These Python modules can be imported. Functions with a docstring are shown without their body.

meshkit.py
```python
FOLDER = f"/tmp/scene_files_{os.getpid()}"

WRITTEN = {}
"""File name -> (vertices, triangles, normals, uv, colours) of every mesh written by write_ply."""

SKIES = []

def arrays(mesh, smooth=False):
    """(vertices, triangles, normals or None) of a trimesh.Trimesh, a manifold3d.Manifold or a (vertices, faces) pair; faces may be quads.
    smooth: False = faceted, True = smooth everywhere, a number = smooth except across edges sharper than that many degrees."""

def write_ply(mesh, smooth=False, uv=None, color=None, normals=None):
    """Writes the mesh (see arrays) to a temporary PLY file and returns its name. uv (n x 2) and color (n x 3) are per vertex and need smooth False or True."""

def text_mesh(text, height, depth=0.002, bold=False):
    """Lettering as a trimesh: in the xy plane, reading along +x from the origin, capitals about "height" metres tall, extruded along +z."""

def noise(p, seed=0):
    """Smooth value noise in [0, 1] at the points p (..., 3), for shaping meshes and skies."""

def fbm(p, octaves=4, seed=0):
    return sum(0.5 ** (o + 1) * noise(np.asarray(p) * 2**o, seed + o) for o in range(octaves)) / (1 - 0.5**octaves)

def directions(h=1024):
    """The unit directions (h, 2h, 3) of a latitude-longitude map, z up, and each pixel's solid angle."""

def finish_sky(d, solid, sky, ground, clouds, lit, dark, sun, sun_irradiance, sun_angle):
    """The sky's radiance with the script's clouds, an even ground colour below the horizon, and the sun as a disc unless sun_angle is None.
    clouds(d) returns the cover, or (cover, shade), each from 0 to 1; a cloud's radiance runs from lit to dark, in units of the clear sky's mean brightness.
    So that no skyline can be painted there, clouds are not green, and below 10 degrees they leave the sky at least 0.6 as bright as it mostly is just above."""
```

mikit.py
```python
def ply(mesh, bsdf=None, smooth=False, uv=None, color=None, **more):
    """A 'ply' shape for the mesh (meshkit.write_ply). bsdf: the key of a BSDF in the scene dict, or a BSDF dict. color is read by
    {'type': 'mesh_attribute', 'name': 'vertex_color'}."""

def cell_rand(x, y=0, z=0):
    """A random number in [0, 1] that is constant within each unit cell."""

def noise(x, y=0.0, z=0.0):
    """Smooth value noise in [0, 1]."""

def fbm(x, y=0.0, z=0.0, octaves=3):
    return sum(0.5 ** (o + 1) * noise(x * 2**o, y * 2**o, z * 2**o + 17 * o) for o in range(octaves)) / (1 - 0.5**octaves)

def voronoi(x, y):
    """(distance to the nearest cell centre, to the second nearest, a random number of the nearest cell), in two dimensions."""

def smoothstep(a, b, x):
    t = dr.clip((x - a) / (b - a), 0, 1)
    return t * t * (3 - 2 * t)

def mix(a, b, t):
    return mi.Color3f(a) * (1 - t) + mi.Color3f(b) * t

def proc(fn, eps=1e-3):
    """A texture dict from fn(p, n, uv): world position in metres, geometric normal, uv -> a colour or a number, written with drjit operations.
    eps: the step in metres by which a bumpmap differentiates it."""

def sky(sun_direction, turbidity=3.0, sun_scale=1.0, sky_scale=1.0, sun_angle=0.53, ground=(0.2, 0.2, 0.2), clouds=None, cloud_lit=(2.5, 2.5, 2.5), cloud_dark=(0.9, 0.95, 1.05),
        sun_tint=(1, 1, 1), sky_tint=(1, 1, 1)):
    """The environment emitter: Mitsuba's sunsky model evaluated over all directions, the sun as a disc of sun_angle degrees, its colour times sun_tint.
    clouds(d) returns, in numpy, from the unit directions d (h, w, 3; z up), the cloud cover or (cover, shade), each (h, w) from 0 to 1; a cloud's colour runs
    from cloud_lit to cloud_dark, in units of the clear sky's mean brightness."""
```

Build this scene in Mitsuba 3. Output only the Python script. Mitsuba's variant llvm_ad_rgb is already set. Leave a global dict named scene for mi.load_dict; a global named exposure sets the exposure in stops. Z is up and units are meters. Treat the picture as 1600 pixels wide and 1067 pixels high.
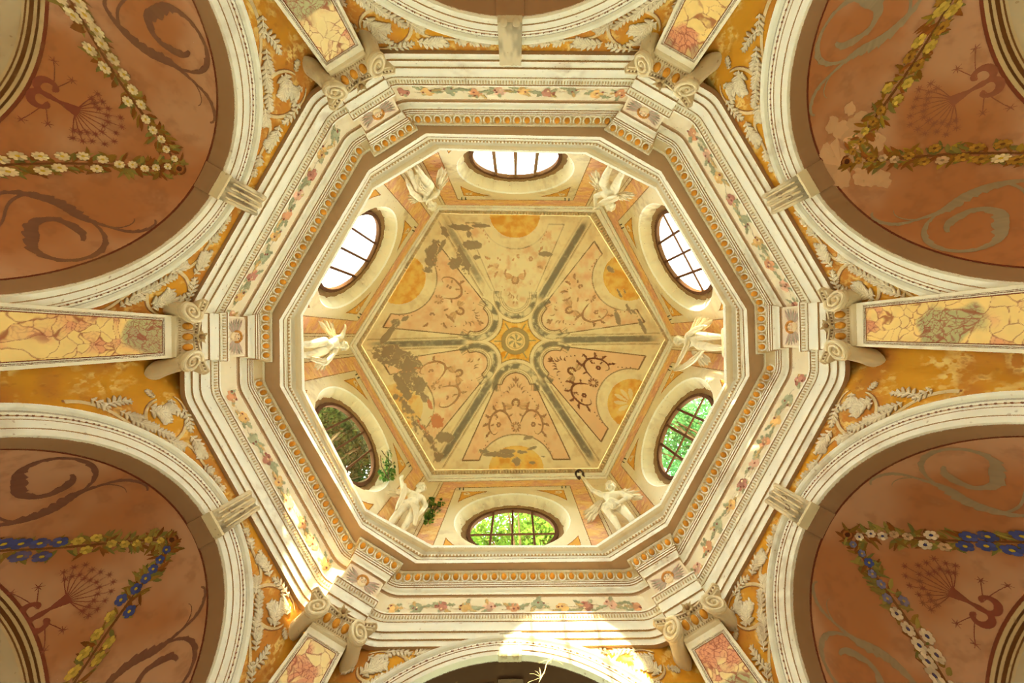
import math, random
import numpy as np, trimesh, shapely
import shapely.geometry as sg
import drjit as dr
import mitsuba as mi
import mikit, meshkit
from mikit import fbm as dfbm, noise as dnoise, smoothstep as dss

# ---------------------------------------------------------------- camera, sky, sun, exposure
# World: metres, origin at the camera on the axis of a six-sided garden pavilion; x right, y towards the picture's foot, z up.
F_PX = 580.0
ZEN = np.array([(805 - 800) / F_PX, (526 - 533.5) / F_PX, 1.0]); ZEN /= np.linalg.norm(ZEN)
_X = np.array([1.0, 0, 0]) - ZEN * ZEN[0]; _X /= np.linalg.norm(_X)
_Y = np.cross(ZEN, _X)
CAM_F = [float(_X[2]), float(_Y[2]), float(ZEN[2])]
CAM_U = [float(-_X[1]), float(-_Y[1]), float(-ZEN[1])]
SUN = (-0.85, -9.9, 4.5)
exposure = 6.6


def _clouds(d):
    q = d * np.array([2.2, 2.2, 3.5])
    c = meshkit.fbm(q + 5, 4, seed=3)
    return np.clip(0.72 + 1.1 * (c - 0.45), 0, 1), np.clip(1.6 * (meshkit.fbm(q * 1.7 + 1, 3, seed=5) - 0.45), 0, 1)


scene = {
    'camera': {'type': 'perspective', 'fov': math.degrees(2 * math.atan(800 / F_PX)), 'fov_axis': 'x', 'near_clip': 0.05, 'far_clip': 400.0,
               'to_world': mi.ScalarTransform4f().look_at(origin=[0, 0, 0], target=CAM_F, up=CAM_U)},
    'sky': mikit.sky(SUN, turbidity=3.0, sun_scale=0.24, sky_scale=1.0, ground=(0.22, 0.24, 0.15),
                     clouds=_clouds, cloud_lit=(2.66, 2.96, 2.70), cloud_dark=(1.6, 1.77, 1.62), sun_tint=(0.98, 1.02, 0.80), sky_tint=(0.90, 1.03, 0.95)),
}
labels = {}
FLOOR_Z = -1.6

# ---------------------------------------------------------------- helpers
RNG = np.random.default_rng(7)


def S(r, g, b):
    """sRGB 0..255 -> linear reflectance."""
    c = np.array([r, g, b]) / 255.0
    return np.where(c < 0.04045, c / 12.92, ((c + 0.055) / 1.055) ** 2.4)


def mixc(a, b, t):
    f = lambda x: [float(y) for y in x] if isinstance(x, np.ndarray) else x
    return mikit.mix(f(a), f(b), t)


def ray(px, py):
    d = np.array([(px - 800) / F_PX, (py - 533.5) / F_PX, 1.0])
    r = np.array([d @ _X, d @ _Y, d @ ZEN])
    return r / r[2]


def at(px, py, z):
    """The point at height z that a surveyed mark of the photograph shows."""
    return ray(px, py) * z


def quads(m, n, wrap=False):
    i, j = np.meshgrid(np.arange(m - 1), np.arange(n - (0 if wrap else 1)), indexing='ij')
    a, b = i * n + j, i * n + (j + 1) % n
    q = np.stack([a, b, b + n, a + n], -1).reshape(-1, 4)
    return np.vstack([q[:, [0, 1, 2]], q[:, [0, 2, 3]]])


class MB:
    """Collects pieces (vertices, triangles, colours) of ONE mesh."""

    def __init__(self):
        self.v, self.f, self.c, self.n = [], [], [], 0

    def add(self, v, f, col):
        v = np.asarray(v, float).reshape(-1, 3)
        f = np.asarray(f, int)
        if f.shape[1] == 4:
            f = np.vstack([f[:, [0, 1, 2]], f[:, [0, 2, 3]]])
        col = np.asarray(col, float)
        if col.ndim == 1:
            col = np.tile(col, (len(v), 1))
        self.v.append(v); self.f.append(f + self.n); self.c.append(col.reshape(-1, 3)); self.n += len(v)
        return self

    def grid(self, P, col, wrap=False):
        P = np.asarray(P, float)
        m, n = P.shape[:2]
        return self.add(P.reshape(-1, 3), quads(m, n, wrap), col)

    def mesh(self, tm, col):
        return self.add(tm.vertices, tm.faces, col)

    def poly(self, pg, fn, col, maxlen=None):
        """A flat shapely polygon through fn(points (n,2)) -> (n,3)."""
        for g in getattr(pg, 'geoms', [pg]):
            if g.is_empty or g.geom_type != 'Polygon' or g.area < 1e-7:
                continue
            if maxlen:
                g = shapely.segmentize(g, maxlen)
            v, f = trimesh.creation.triangulate_polygon(g, engine='earcut')
            self.add(fn(np.asarray(v)), f, col)
        return self

    def prism(self, pg, fn, o0, o1, col, colside=None):
        """fn(points, o) with o the height above the surface; top at o1 and sides down to o0."""
        for g in getattr(pg, 'geoms', [pg]):
            if g.is_empty or g.geom_type != 'Polygon' or g.area < 1e-7:
                continue
            v, f = trimesh.creation.triangulate_polygon(g, engine='earcut')
            v = np.asarray(v)
            self.add(fn(v, o1), f, col)
            for r in [g.exterior, *g.interiors]:
                p = np.array(r.coords)
                self.grid(np.stack([fn(p, o1), fn(p, o0)]), col if colside is None else colside)
        return self

    def box(self, c, ax, half, col):
        """Box at c with axes ax (3 rows) and half sizes."""
        s = np.array([[x, y, z] for x in (-1, 1) for y in (-1, 1) for z in (-1, 1)], float) * half
        v = np.asarray(c) + s @ np.asarray(ax)
        f = [[0, 1, 3], [0, 3, 2], [4, 6, 7], [4, 7, 5], [0, 4, 5], [0, 5, 1], [2, 3, 7], [2, 7, 6], [0, 2, 6], [0, 6, 4], [1, 5, 7], [1, 7, 3]]
        return self.add(v, f, col)

    def tube(self, pts, rad, col, sides=6, cap=True):
        p = np.asarray(pts, float)
        rad = np.broadcast_to(rad, (len(p),))
        t = np.gradient(p, axis=0); t /= np.linalg.norm(t, axis=1, keepdims=True) + 1e-12
        ref = np.array([0.31, 0.17, 0.93]) if abs(t[0] @ np.array([0.31, 0.17, 0.93])) < 0.9 else np.array([1.0, 0, 0])
        u = np.cross(t, ref); u /= np.linalg.norm(u, axis=1, keepdims=True) + 1e-12
        w = np.cross(t, u)
        a = np.arange(sides) * 2 * np.pi / sides
        P = p[:, None] + rad[:, None, None] * (np.cos(a)[None, :, None] * u[:, None] + np.sin(a)[None, :, None] * w[:, None])
        self.grid(P, col, wrap=True)
        if cap:
            for e in (0, -1):
                ring = P[e]
                self.add(np.vstack([ring, [p[e]]]), [[i, (i + 1) % sides, sides] for i in range(sides)], col)
        return self

    def out(self, key, bsdf='paint', smooth=False, label=None, cat=None, group=None, kind=None, color=True):
        v, f, c = np.vstack(self.v), np.vstack(self.f), np.vstack(self.c)
        key = numbered(key)
        scene[key] = mikit.ply((v, f), bsdf, smooth=smooth, color=c if color else None)
        tag(key, label, cat, group, kind)
        return key


def numbered(key):
    k, i = key, 0
    while k in scene or k in labels:
        i += 1
        k = f'{key}_{i:03d}'
    return k


def tag(key, label=None, cat=None, group=None, kind=None):
    d = {a: b for a, b in (('label', label), ('category', cat), ('group', group), ('kind', kind)) if b}
    if d:
        labels[key] = d
    return key


def thing(name, label, cat=None, group=None, kind=None):
    """A thing that has parts only: reserves its key."""
    key = numbered(name)
    labels[key] = {'label': label}
    return tag(key, label, cat, group, kind)


def jit(col, amt=0.06, rng=RNG):
    return np.clip(np.asarray(col) * (1 + amt * rng.standard_normal()), 0, 1)


# ---------------------------------------------------------------- materials
def _bump(p, n, uv):
    return 0.6 * dfbm(p.x * 9, p.y * 9, p.z * 9, 3) + 0.4 * dnoise(p.x * 45, p.y * 45, p.z * 45)


def _dirt(p, n, uv):
    a = dfbm(p.x * 1.1, p.y * 1.1, p.z * 1.1 + 7, 4)
    b = dfbm(p.x * 7, p.y * 7, p.z * 7 + 3, 3)
    c = dnoise(p.x * 26, p.y * 26, p.z * 26)
    return 0.05 + 0.32 * dss(0.48, 0.75, a) * dss(0.3, 0.7, b) + 0.5 * dss(0.80, 0.92, c) * dss(0.5, 0.7, b)


VC = {'type': 'mesh_attribute', 'name': 'vertex_color'}


def plain(col):
    return {'type': 'rgb', 'value': [float(x) for x in col]}


scene['paint'] = {'type': 'twosided', 'bsdf': {'type': 'bumpmap', 'tex': mikit.proc(_bump, eps=4e-3), 'scale': 0.006, 'bsdf': {
    'type': 'blendbsdf', 'weight': mikit.proc(_dirt),
    'a': {'type': 'diffuse', 'reflectance': VC},
    'b': {'type': 'diffuse', 'reflectance': plain(S(150, 112, 72))}}}}
scene['stone'] = {'type': 'twosided', 'bsdf': {'type': 'principled', 'base_color': VC, 'roughness': 0.55, 'specular': 0.3}}
scene['metal'] = {'type': 'twosided', 'bsdf': {'type': 'principled', 'base_color': VC, 'roughness': 0.6, 'specular': 0.4}}
scene['glass'] = {'type': 'thindielectric', 'int_ior': 1.5, 'ext_ior': 1.0}
scene['leaf'] = {'type': 'principledthin', 'base_color': VC, 'roughness': 0.5, 'diff_trans': 0.9}

CREAM = S(240, 237, 220)
CREAM_D = S(212, 194, 156)
LINE = S(172, 138, 102)
SOFFIT = S(186, 154, 120)
ORANGE = S(212, 150, 62)
EGG = S(222, 152, 58)

# ---------------------------------------------------------------- plan of the building
SIDE_ANG = [89.2, 31.0, -28.1, -89.2, -151.0, 149.5]
SIDE_A = [4.50, 4.71, 4.98, 5.03, 5.18, 4.775]
SIDE_NAME = ['north', 'northeast', 'southeast', 'south', 'southwest', 'northwest']   # north = head of the photograph
SIDE_WORD = ['at the top of the picture', 'at upper right', 'at lower right', 'at the bottom of the picture', 'at lower left', 'at upper left']
CORN_WORD = ['at upper right', 'at far right', 'at lower right', 'at lower left', 'at far left', 'at upper left']
CORN_ANG = [60.2, 2.0, -57.6, -122.0, 180.0, 121.6]
CORN_K = np.array([4.323, 4.671, 4.895, 4.986, 4.786, 4.415]) * 0.992
Z_Q, Z_K, Z_L, Z_M, Z_N, Z_C = 5.94, 7.44, 7.78, 12.4, 12.75, 14.2
CORN_F = CORN_K + 0.46      # front of the ressaut's lowest fascia
CORN_A = CORN_K + 0.62      # chamfer behind it


def nt(ang):
    a = math.radians(ang)
    n = np.array([math.cos(a), -math.sin(a)])
    return n, np.array([-n[1], n[0]])


def wp(k, t, z, o=0.0):
    """Point on lower wall k: t along it (clockwise in the photograph), height z, o into the room."""
    n, tt = nt(SIDE_ANG[k])
    t, z, o = np.broadcast_arrays(np.asarray(t, float), z, o)
    return np.concatenate([(SIDE_A[k] - o)[..., None] * n + t[..., None] * tt, z[..., None]], -1)


def wloc(k, px, py, o=0.0):
    """(t, z) on the plane of lower wall k of a mark surveyed in the photograph."""
    n, tt = nt(SIDE_ANG[k]); r = ray(px, py); z = (SIDE_A[k] - o) / (r[:2] @ n)
    return np.array([(r[:2] @ tt) * z, z])


LINES = []   # the twelve-sided base: side 0, corner 0, side 1 ...
for k in range(6):
    LINES += [(SIDE_ANG[k], SIDE_A[k]), (CORN_ANG[k], CORN_A[k])]
FIL = 0.62


WLINES = []  # the walls below the entablature: their chamfers lie farther out
for k in range(6):
    WLINES += [(SIDE_ANG[k], SIDE_A[k]), (CORN_ANG[k], CORN_K[k] + .80)]


def fillet(i, d, n=6, LINES=LINES, FIL=FIL):
    """Arc between base lines i and i+1 at offset d into the room: (n, 2)."""
    (a0, A0), (a1, A1) = LINES[i % 12], LINES[(i + 1) % 12]
    n0, n1 = nt(a0)[0], nt(a1)[0]
    c = np.linalg.solve(np.array([n0, n1]), np.array([A0 - FIL, A1 - FIL]))
    da = (a1 - a0 + 180) % 360 - 180
    return np.array([c + (FIL - d) * nt(a0 + da * s)[0] for s in np.linspace(0, 1, n)])


def wfillet(i, d, n=6):
    return fillet(i, d, n, WLINES, .34)


def base_path(k, d, fillet=fillet):
    """Plan path of long side k, from the middle of one chamfer to the middle of the next."""
    i = 2 * k
    a, b = fillet(i - 1, d), fillet(i, d)
    m0 = (fillet(i - 2, d)[-1] + a[0]) / 2
    m1 = (b[-1] + fillet(i + 1, d)[0]) / 2
    return np.vstack([[m0], a, b, [m1]])


def block_path(j, d):
    n, t = nt(CORN_ANG[j]); h = 0.35 + 0.5 * d
    f, b = CORN_F[j] - d, CORN_A[j] + 0.25
    return np.array([n * b - t * h, n * f - t * h, n * f + t * h, n * b + t * h])


def lift(p2, z):
    return np.hstack([p2, np.full((len(p2), 1), z)])


def sweep(mb, path, prof, sharp=False):
    """prof: list of (d, z, colour of the strip that starts here)."""
    for (d0, z0, c), (d1, z1, _) in zip(prof[:-1], prof[1:]):
        a, b = lift(path(d0), z0), lift(path(d1), z1)
        if sharp:
            for i in range(len(a) - 1):
                mb.grid(np.stack([a[i:i + 2], b[i:i + 2]]), c)
        else:
            mb.grid(np.stack([a, b]), c)
    return mb


def along(p, n=None, step=None, ends=0.0):
    """Evenly spaced points and directions along a polyline."""
    seg = np.linalg.norm(np.diff(p, axis=0), axis=1); s = np.r_[0, np.cumsum(seg)]
    L = s[-1] - 2 * ends
    n = n or max(1, int(round(L / step)))
    q = ends + (np.arange(n) + 0.5) * L / n
    P = np.stack([np.interp(q, s, p[:, a]) for a in range(p.shape[1])], 1)
    e = 0.01
    T = np.stack([np.interp(q + e, s, p[:, a]) - np.interp(q - e, s, p[:, a]) for a in range(p.shape[1])], 1)
    return P, T / np.linalg.norm(T, axis=1, keepdims=True)


# surveyed outlines: cornice edge, cornice lip, head of the drum wall, edge of the vault
K_PX = [(664.9, 208.4), (939, 214), (1033, 267.7), (1167, 484), (1171, 587.5), (1042.6, 822), (955, 877), (649, 880), (562.9, 823.8), (437.5, 604), (436.6, 500), (575.7, 266.1)]
L_PX = [(688.4, 234.8), (914, 241), (1023.7, 296), (1129.6, 476.3), (1131.6, 599.3), (1030.5, 785.5), (931, 851.7), (675, 852), (572, 795), (476, 609), (473.5, 492), (583.5, 297.4)]
M_PX = [(942.6, 322.6), (1053.8, 535.3), (948, 748), (668.6, 753), (544.7, 540.2), (684, 320.4)]
N_PX = [(920.7, 338), (1039, 528.5), (934, 730.8), (679.7, 733.5), (565.4, 539.3), (688.6, 334)]
KP = np.array([at(*p, Z_K)[:2] for p in K_PX])   # edge i -> i+1: side 0, corner 0, side 1 ...
LP = np.array([at(*p, Z_L)[:2] for p in L_PX])
MP = np.array([at(*p, Z_M)[:2] for p in M_PX])   # MP[k] is the corner after side k
NP = np.array([at(*p, Z_N)[:2] for p in N_PX])
APEX = at(805.4, 532.5, Z_C)
ARCH = [(-0.149, 3.14, 2.17, 0.38), (0.293, 3.377, 1.96, 0.36), (0.259, 3.407, 1.961, 0.336), (0.145, 3.323, 2.406, 0.31), (-0.16, 3.428, 1.877, 0.358), (-0.368, 3.30, 2.017, 0.342)]  # t0, spring height, inner radius, width
# ================================================================ large structure
# ---------------------------------------------------------------- floor
m = MB()
ang = np.linspace(0, 2 * np.pi, 49)[:-1]
m.poly(sg.Polygon(np.stack([11 * np.cos(ang), 11 * np.sin(ang)], 1)), lambda v: lift(v, FLOOR_Z), S(112, 112, 104))
m.out('floor', label='worn stone floor of the pavilion far below the vault', kind='structure')

# ---------------------------------------------------------------- lower walls with arches, chamfers
ORN = {}
for k in range(6):
    t0, zc, Ri, W = ARCH[k]
    p0, p1 = wfillet(2 * k - 1, -0.03)[-1], wfillet(2 * k, -0.03)[0]
    n, tt = nt(SIDE_ANG[k])
    ta, tb = p0 @ tt, p1 @ tt
    th = np.linspace(0, np.pi, 49)
    hole = sg.Polygon(np.vstack([[(t0 + Ri + .03, FLOOR_Z - 1)], np.stack([t0 + (Ri + .03) * np.cos(th), zc + (Ri + .03) * np.sin(th)], 1), [(t0 - Ri - .03, FLOOR_Z - 1)]]))
    wall = sg.box(ta, FLOOR_Z, tb, 7.77).difference(hole)
    key = f'wall_{SIDE_NAME[k]}'
    m = MB()
    m.poly(wall, lambda v, k=k: wp(k, v[:, 0], v[:, 1], -0.03), ORANGE, maxlen=0.5)
    # rounded corners and half of each chamfer
    a, b = wfillet(2 * k - 1, -0.03), wfillet(2 * k, -0.03)
    m0 = (wfillet(2 * k - 2, -0.03)[-1] + a[0]) / 2
    m1 = (b[-1] + wfillet(2 * k + 1, -0.03)[0]) / 2
    zz = np.linspace(FLOOR_Z, 7.77, 12)
    for path in (np.vstack([[m0], a]), np.vstack([b, [m1]])):
        m.grid(np.stack([lift(path, z) for z in zz]), ORANGE)
    m.out(key + '__spandrel', bsdf='ochre')
    tag(key, f'ochre spandrel wall with painted acanthus over the arch {SIDE_WORD[k]}', kind='structure')


def _ochre(p, n, uv):
    a = dfbm(p.x * 1.6, p.y * 1.6, p.z * 1.6 + 11, 4)
    b = dfbm(p.x * 6, p.y * 6, p.z * 3 + 5, 4)
    c = dfbm(p.x * 19, p.y * 19, p.z * 12, 3)
    col = mixc(S(192, 128, 60), S(208, 148, 50), dss(0.35, 0.6, a))
    col = mixc(col, S(238, 208, 130), dss(0.46, 0.72, b) * dss(0.40, 0.60, c) * 0.9)
    return mixc(col, S(168, 104, 50), 0.55 * dss(0.6, 0.8, c) * dss(0.4, 0.6, 1 - a))


scene['ochre'] = {'type': 'twosided', 'bsdf': {'type': 'bumpmap', 'tex': mikit.proc(_bump, eps=4e-3), 'scale': 0.006, 'bsdf': {'type': 'diffuse', 'reflectance': mikit.proc(_ochre)}}}


# ---------------------------------------------------------------- arches: archivolt and soffit
def arch_ring(k, prof, a0=0.0, a1=math.pi, n=72, legs=True):
    """prof: list of (r, o, colour); swept round the arch and down the jambs. o is into the room."""
    t0, zc, Ri, W = ARCH[k]
    mb = MB()
    th = np.linspace(a0, a1, n)
    for (r0, o0, c), (r1, o1, _) in zip(prof[:-1], prof[1:]):
        rows = []
        for r, o in ((r0, o0), (r1, o1)):
            P = wp(k, t0 - r * np.cos(th), zc + r * np.sin(th), o)
            if legs:
                P = np.vstack([[wp(k, t0 - r, 0.2, o)], P, [wp(k, t0 + r, 0.2, o)]])
            rows.append(P)
        mb.grid(np.stack(rows), c)
    return mb


BROWN_SOF = S(158, 122, 90)
for k in range(6):
    t0, zc, Ri, W = ARCH[k]
    R = lambda f: Ri + W * f
    o = 0.05 if k != 3 else 0.11
    key = f'trim_{19 + k}'
    tag(key, f'cream moulded archivolt with a fine brown bead line on the arch {SIDE_WORD[k]}', kind='structure')
    arch_ring(k, [(R(0), -0.03, CREAM), (R(0), o - .03, CREAM), (R(.22), o - .03, LINE), (R(.235), o - .015, CREAM), (R(.5), o - .015, LINE), (R(.515), o - .005, CREAM),
                  (R(.6), o - .005, CREAM)]).out(key + '__fascia')
    arch_ring(k, [(R(.6), o - .005, CREAM_D), (R(.62), o - .012, S(200, 160, 120)), (R(.64), o - .005, CREAM)]).out(key + '__bead_line')
    arch_ring(k, [(R(.64), o - .005, CREAM), (R(.72), o, S(205, 196, 172)), (R(.76), o - .02, S(186, 178, 160)), (R(.82), o - .02, CREAM), (R(.88), o + .012, CREAM), (R(.96), o + .03, CREAM),
                  (R(1.0), o + .03, CREAM), (R(1.0), -0.05, CREAM)]).out(key + '__outer_moulding')
    beads = MB()
    rb = R(.62); L = np.pi * rb
    for a in np.arange(0.12, np.pi - .12, 0.2 / rb):
        for da in (-.035, 0, .035):
            c = wp(k, t0 - rb * math.cos(a + da), zc + rb * math.sin(a + da), o - .004)
            ax = np.array([wp(k, math.sin(a), math.cos(a)) - wp(k, 0, 0), wp(k, -math.cos(a), math.sin(a)) - wp(k, 0, 0), wp(k, 0, 0, 1) - wp(k, 0, 0)])
            beads.box(c, ax, [.009, .009, .008], S(128, 84, 52))
    beads.out(key + '__painted_beads', kind='stuff')
    sk = f'arch_soffit'
    deep = 0.37
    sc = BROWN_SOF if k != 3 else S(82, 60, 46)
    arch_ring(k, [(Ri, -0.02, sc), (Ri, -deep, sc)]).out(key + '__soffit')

# ---------------------------------------------------------------- exedras behind the arches
VAULT_D = 0.28


def apse_pt(k, th, ph, extra=0.0):
    """th: angle round the arch (0 = left jamb, pi = right), ph: 0 at the arch to pi/2 at the back of the half dome."""
    t0, zc, Ri, W = ARCH[k]
    r = Ri - extra
    x, z, s = -np.cos(th) * np.cos(ph) * r, np.sin(th) * np.cos(ph) * r, np.sin(ph) * r
    return wp(k, t0 + x, zc + z, -(VAULT_D + s))


def apse_xyz(k, u, v, o=0.0):
    """Half-dome by (u, v): u sideways and v backwards from the arch's crown, both arc lengths in metres, o into the room."""
    t0, zc, Ri, W = ARCH[k]
    u, v = np.broadcast_arrays(np.asarray(u, float), v)
    ph = v / Ri
    a = u / Ri / np.maximum(np.cos(ph), .3)
    r = Ri - o
    return wp(k, t0 + np.sin(a) * np.cos(ph) * r, zc + np.cos(a) * np.cos(ph) * r, -(VAULT_D + np.sin(ph) * r))


for k in range(6):
    if k == 3:
        continue
    t0, zc, Ri, W = ARCH[k]
    key = f'ceiling_{SIDE_NAME[k]}'
    m = MB()
    TH, PH = np.meshgrid(np.linspace(0, np.pi, 61), np.linspace(0, np.pi / 2 - .001, 41), indexing='ij')
    m.grid(apse_pt(k, TH, PH), S(200, 132, 92))
    m.out(key + '__half_dome', bsdf='fresco', smooth=True)
    m = MB()
    th = np.linspace(0, np.pi, 41)
    rows = [wp(k, t0 - np.cos(th) * Ri, z, -(VAULT_D + np.sin(th) * Ri)) for z in (zc, 1.4, -.2)]
    m.grid(np.stack(rows), S(200, 170, 130))
    m.out(f'wall_exedra_{SIDE_NAME[k]}', label=f'curved plaster wall under the half dome {SIDE_WORD[k]}', kind='structure')
    tag(key, f'terracotta half dome painted with garlands and scrolls {SIDE_WORD[k]}', kind='structure')


def _fresco(p, n, uv):
    a = dfbm(p.x * 0.9, p.y * 0.9, p.z * 0.9 + 4, 4)
    b = dfbm(p.x * 5, p.y * 5, p.z * 5, 4)
    c = dnoise(p.x * 30, p.y * 30, p.z * 30)
    col = mixc(S(182, 120, 78), S(198, 150, 116), dss(0.38, 0.62, a))
    col = mixc(col, S(156, 100, 66), 0.5 * dss(0.5, 0.75, b))
    return mixc(col, S(206, 156, 118), 0.35 * dss(0.62, 0.8, b) * c)


scene['fresco'] = {'type': 'twosided', 'bsdf': {'type': 'bumpmap', 'tex': mikit.proc(_bump, eps=4e-3), 'scale': 0.006, 'bsdf': {'type': 'diffuse', 'reflectance': mikit.proc(_fresco)}}}

# the deeper barrel vault over the way in, behind the south arch
k = 3
t0, zc, Ri, W = ARCH[k]
m = MB()
th = np.linspace(0, np.pi, 49)
rows = []
for s in np.linspace(0.28, 4.2, 9):
    rows.append(np.vstack([[wp(k, t0 - Ri, FLOOR_Z, -s)], wp(k, t0 - Ri * np.cos(th), zc + Ri * np.sin(th), -s), [wp(k, t0 + Ri, FLOOR_Z, -s)]]))
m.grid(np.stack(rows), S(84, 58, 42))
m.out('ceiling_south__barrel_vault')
tag('ceiling_south', 'dark brown barrel vault with framed panels behind the arch at the bottom of the picture', kind='structure')
pan = MB(); fr = MB()
for i, (ua, ub) in enumerate(((-2.6, -.26), (.26, 2.6))):
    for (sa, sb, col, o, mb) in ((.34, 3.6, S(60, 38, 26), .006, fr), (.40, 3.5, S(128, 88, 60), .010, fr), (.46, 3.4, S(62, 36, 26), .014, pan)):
        ins = (sa - .34)
        U, V = np.meshgrid(np.linspace(ua + ins, ub - ins, 24) / Ri, np.linspace(sa, sb, 6), indexing='ij')
        mb.grid(wp(k, t0 + np.sin(U) * (Ri - o), zc + np.cos(U) * (Ri - o), -V), col)
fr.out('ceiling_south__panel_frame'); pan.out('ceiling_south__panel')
m = MB()
U, V = np.meshgrid(np.linspace(-.2, .2, 8) / Ri, np.linspace(.285, 4.1, 6), indexing='ij')
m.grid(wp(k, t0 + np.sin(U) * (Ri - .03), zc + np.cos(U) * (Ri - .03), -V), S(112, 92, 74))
m.out('ceiling_south__rib')

# ---------------------------------------------------------------- entablature, in twelve sections
P_ARCH = [(-.05, 5.94, LINE), (.03, 5.94, CREAM), (.03, 6.055, LINE), (.06, 6.055, CREAM), (.06, 6.18, LINE), (.09, 6.18, CREAM), (.09, 6.375, LINE), (.105, 6.375, CREAM_D)]
P_BEAD = [(.105, 6.375, CREAM), (.12, 6.385, CREAM), (.145, 6.475, LINE), (.165, 6.475, CREAM), (.165, 6.505, CREAM), (.05, 6.515, CREAM)]
FRZ = S(236, 222, 190)
P_FRIEZE = [(.05, 6.50, FRZ), (.05, 7.03, SOFFIT), (.055, 7.07, SOFFIT), (.085, 7.07, SOFFIT)]
P_BED = [(.085, 7.07, CREAM), (.085, 7.09, CREAM), (.10, 7.115, CREAM), (.13, 7.14, CREAM), (.15, 7.175, LINE), (.17, 7.175, CREAM), (.17, 7.21, LINE), (.19, 7.21, CREAM), (.19, 7.245, LINE), (.205, 7.245, CREAM), (.205, 7.27, CREAM)]
P_EGG = [(.205, 7.27, CREAM_D), (.30, 7.395, CREAM), (.325, 7.395, CREAM), (.325, 7.425, CREAM)]


def cornice_prof():
    """(share of the way from the cornice edge to its lip, height above the edge, colour)."""
    h = Z_L - Z_K
    return [(0, 0, CREAM), (.03, .105, LINE), (.10, .105, CREAM), (.12, .125, CREAM), (.24, .14, LINE), (.27, .155, CREAM), (.36, .165, CREAM), (.40, .185, S(214, 206, 184)), (.50, .20, S(214, 206, 184)),
            (.64, .215, CREAM_D), (.80, .24, CREAM_D), (.94, .275, CREAM), (.96, .28, CREAM), (1.0, h, CREAM)]


def ellipsoid(ax, half, n=6, m=8):
    a = np.linspace(0, np.pi, n)[:, None]; b = np.linspace(0, 2 * np.pi, m + 1)[None, :-1]
    P = np.stack([np.sin(a) * np.cos(b), np.sin(a) * np.sin(b), np.cos(a) + 0 * b], -1) * half
    return P @ np.asarray(ax)


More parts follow.
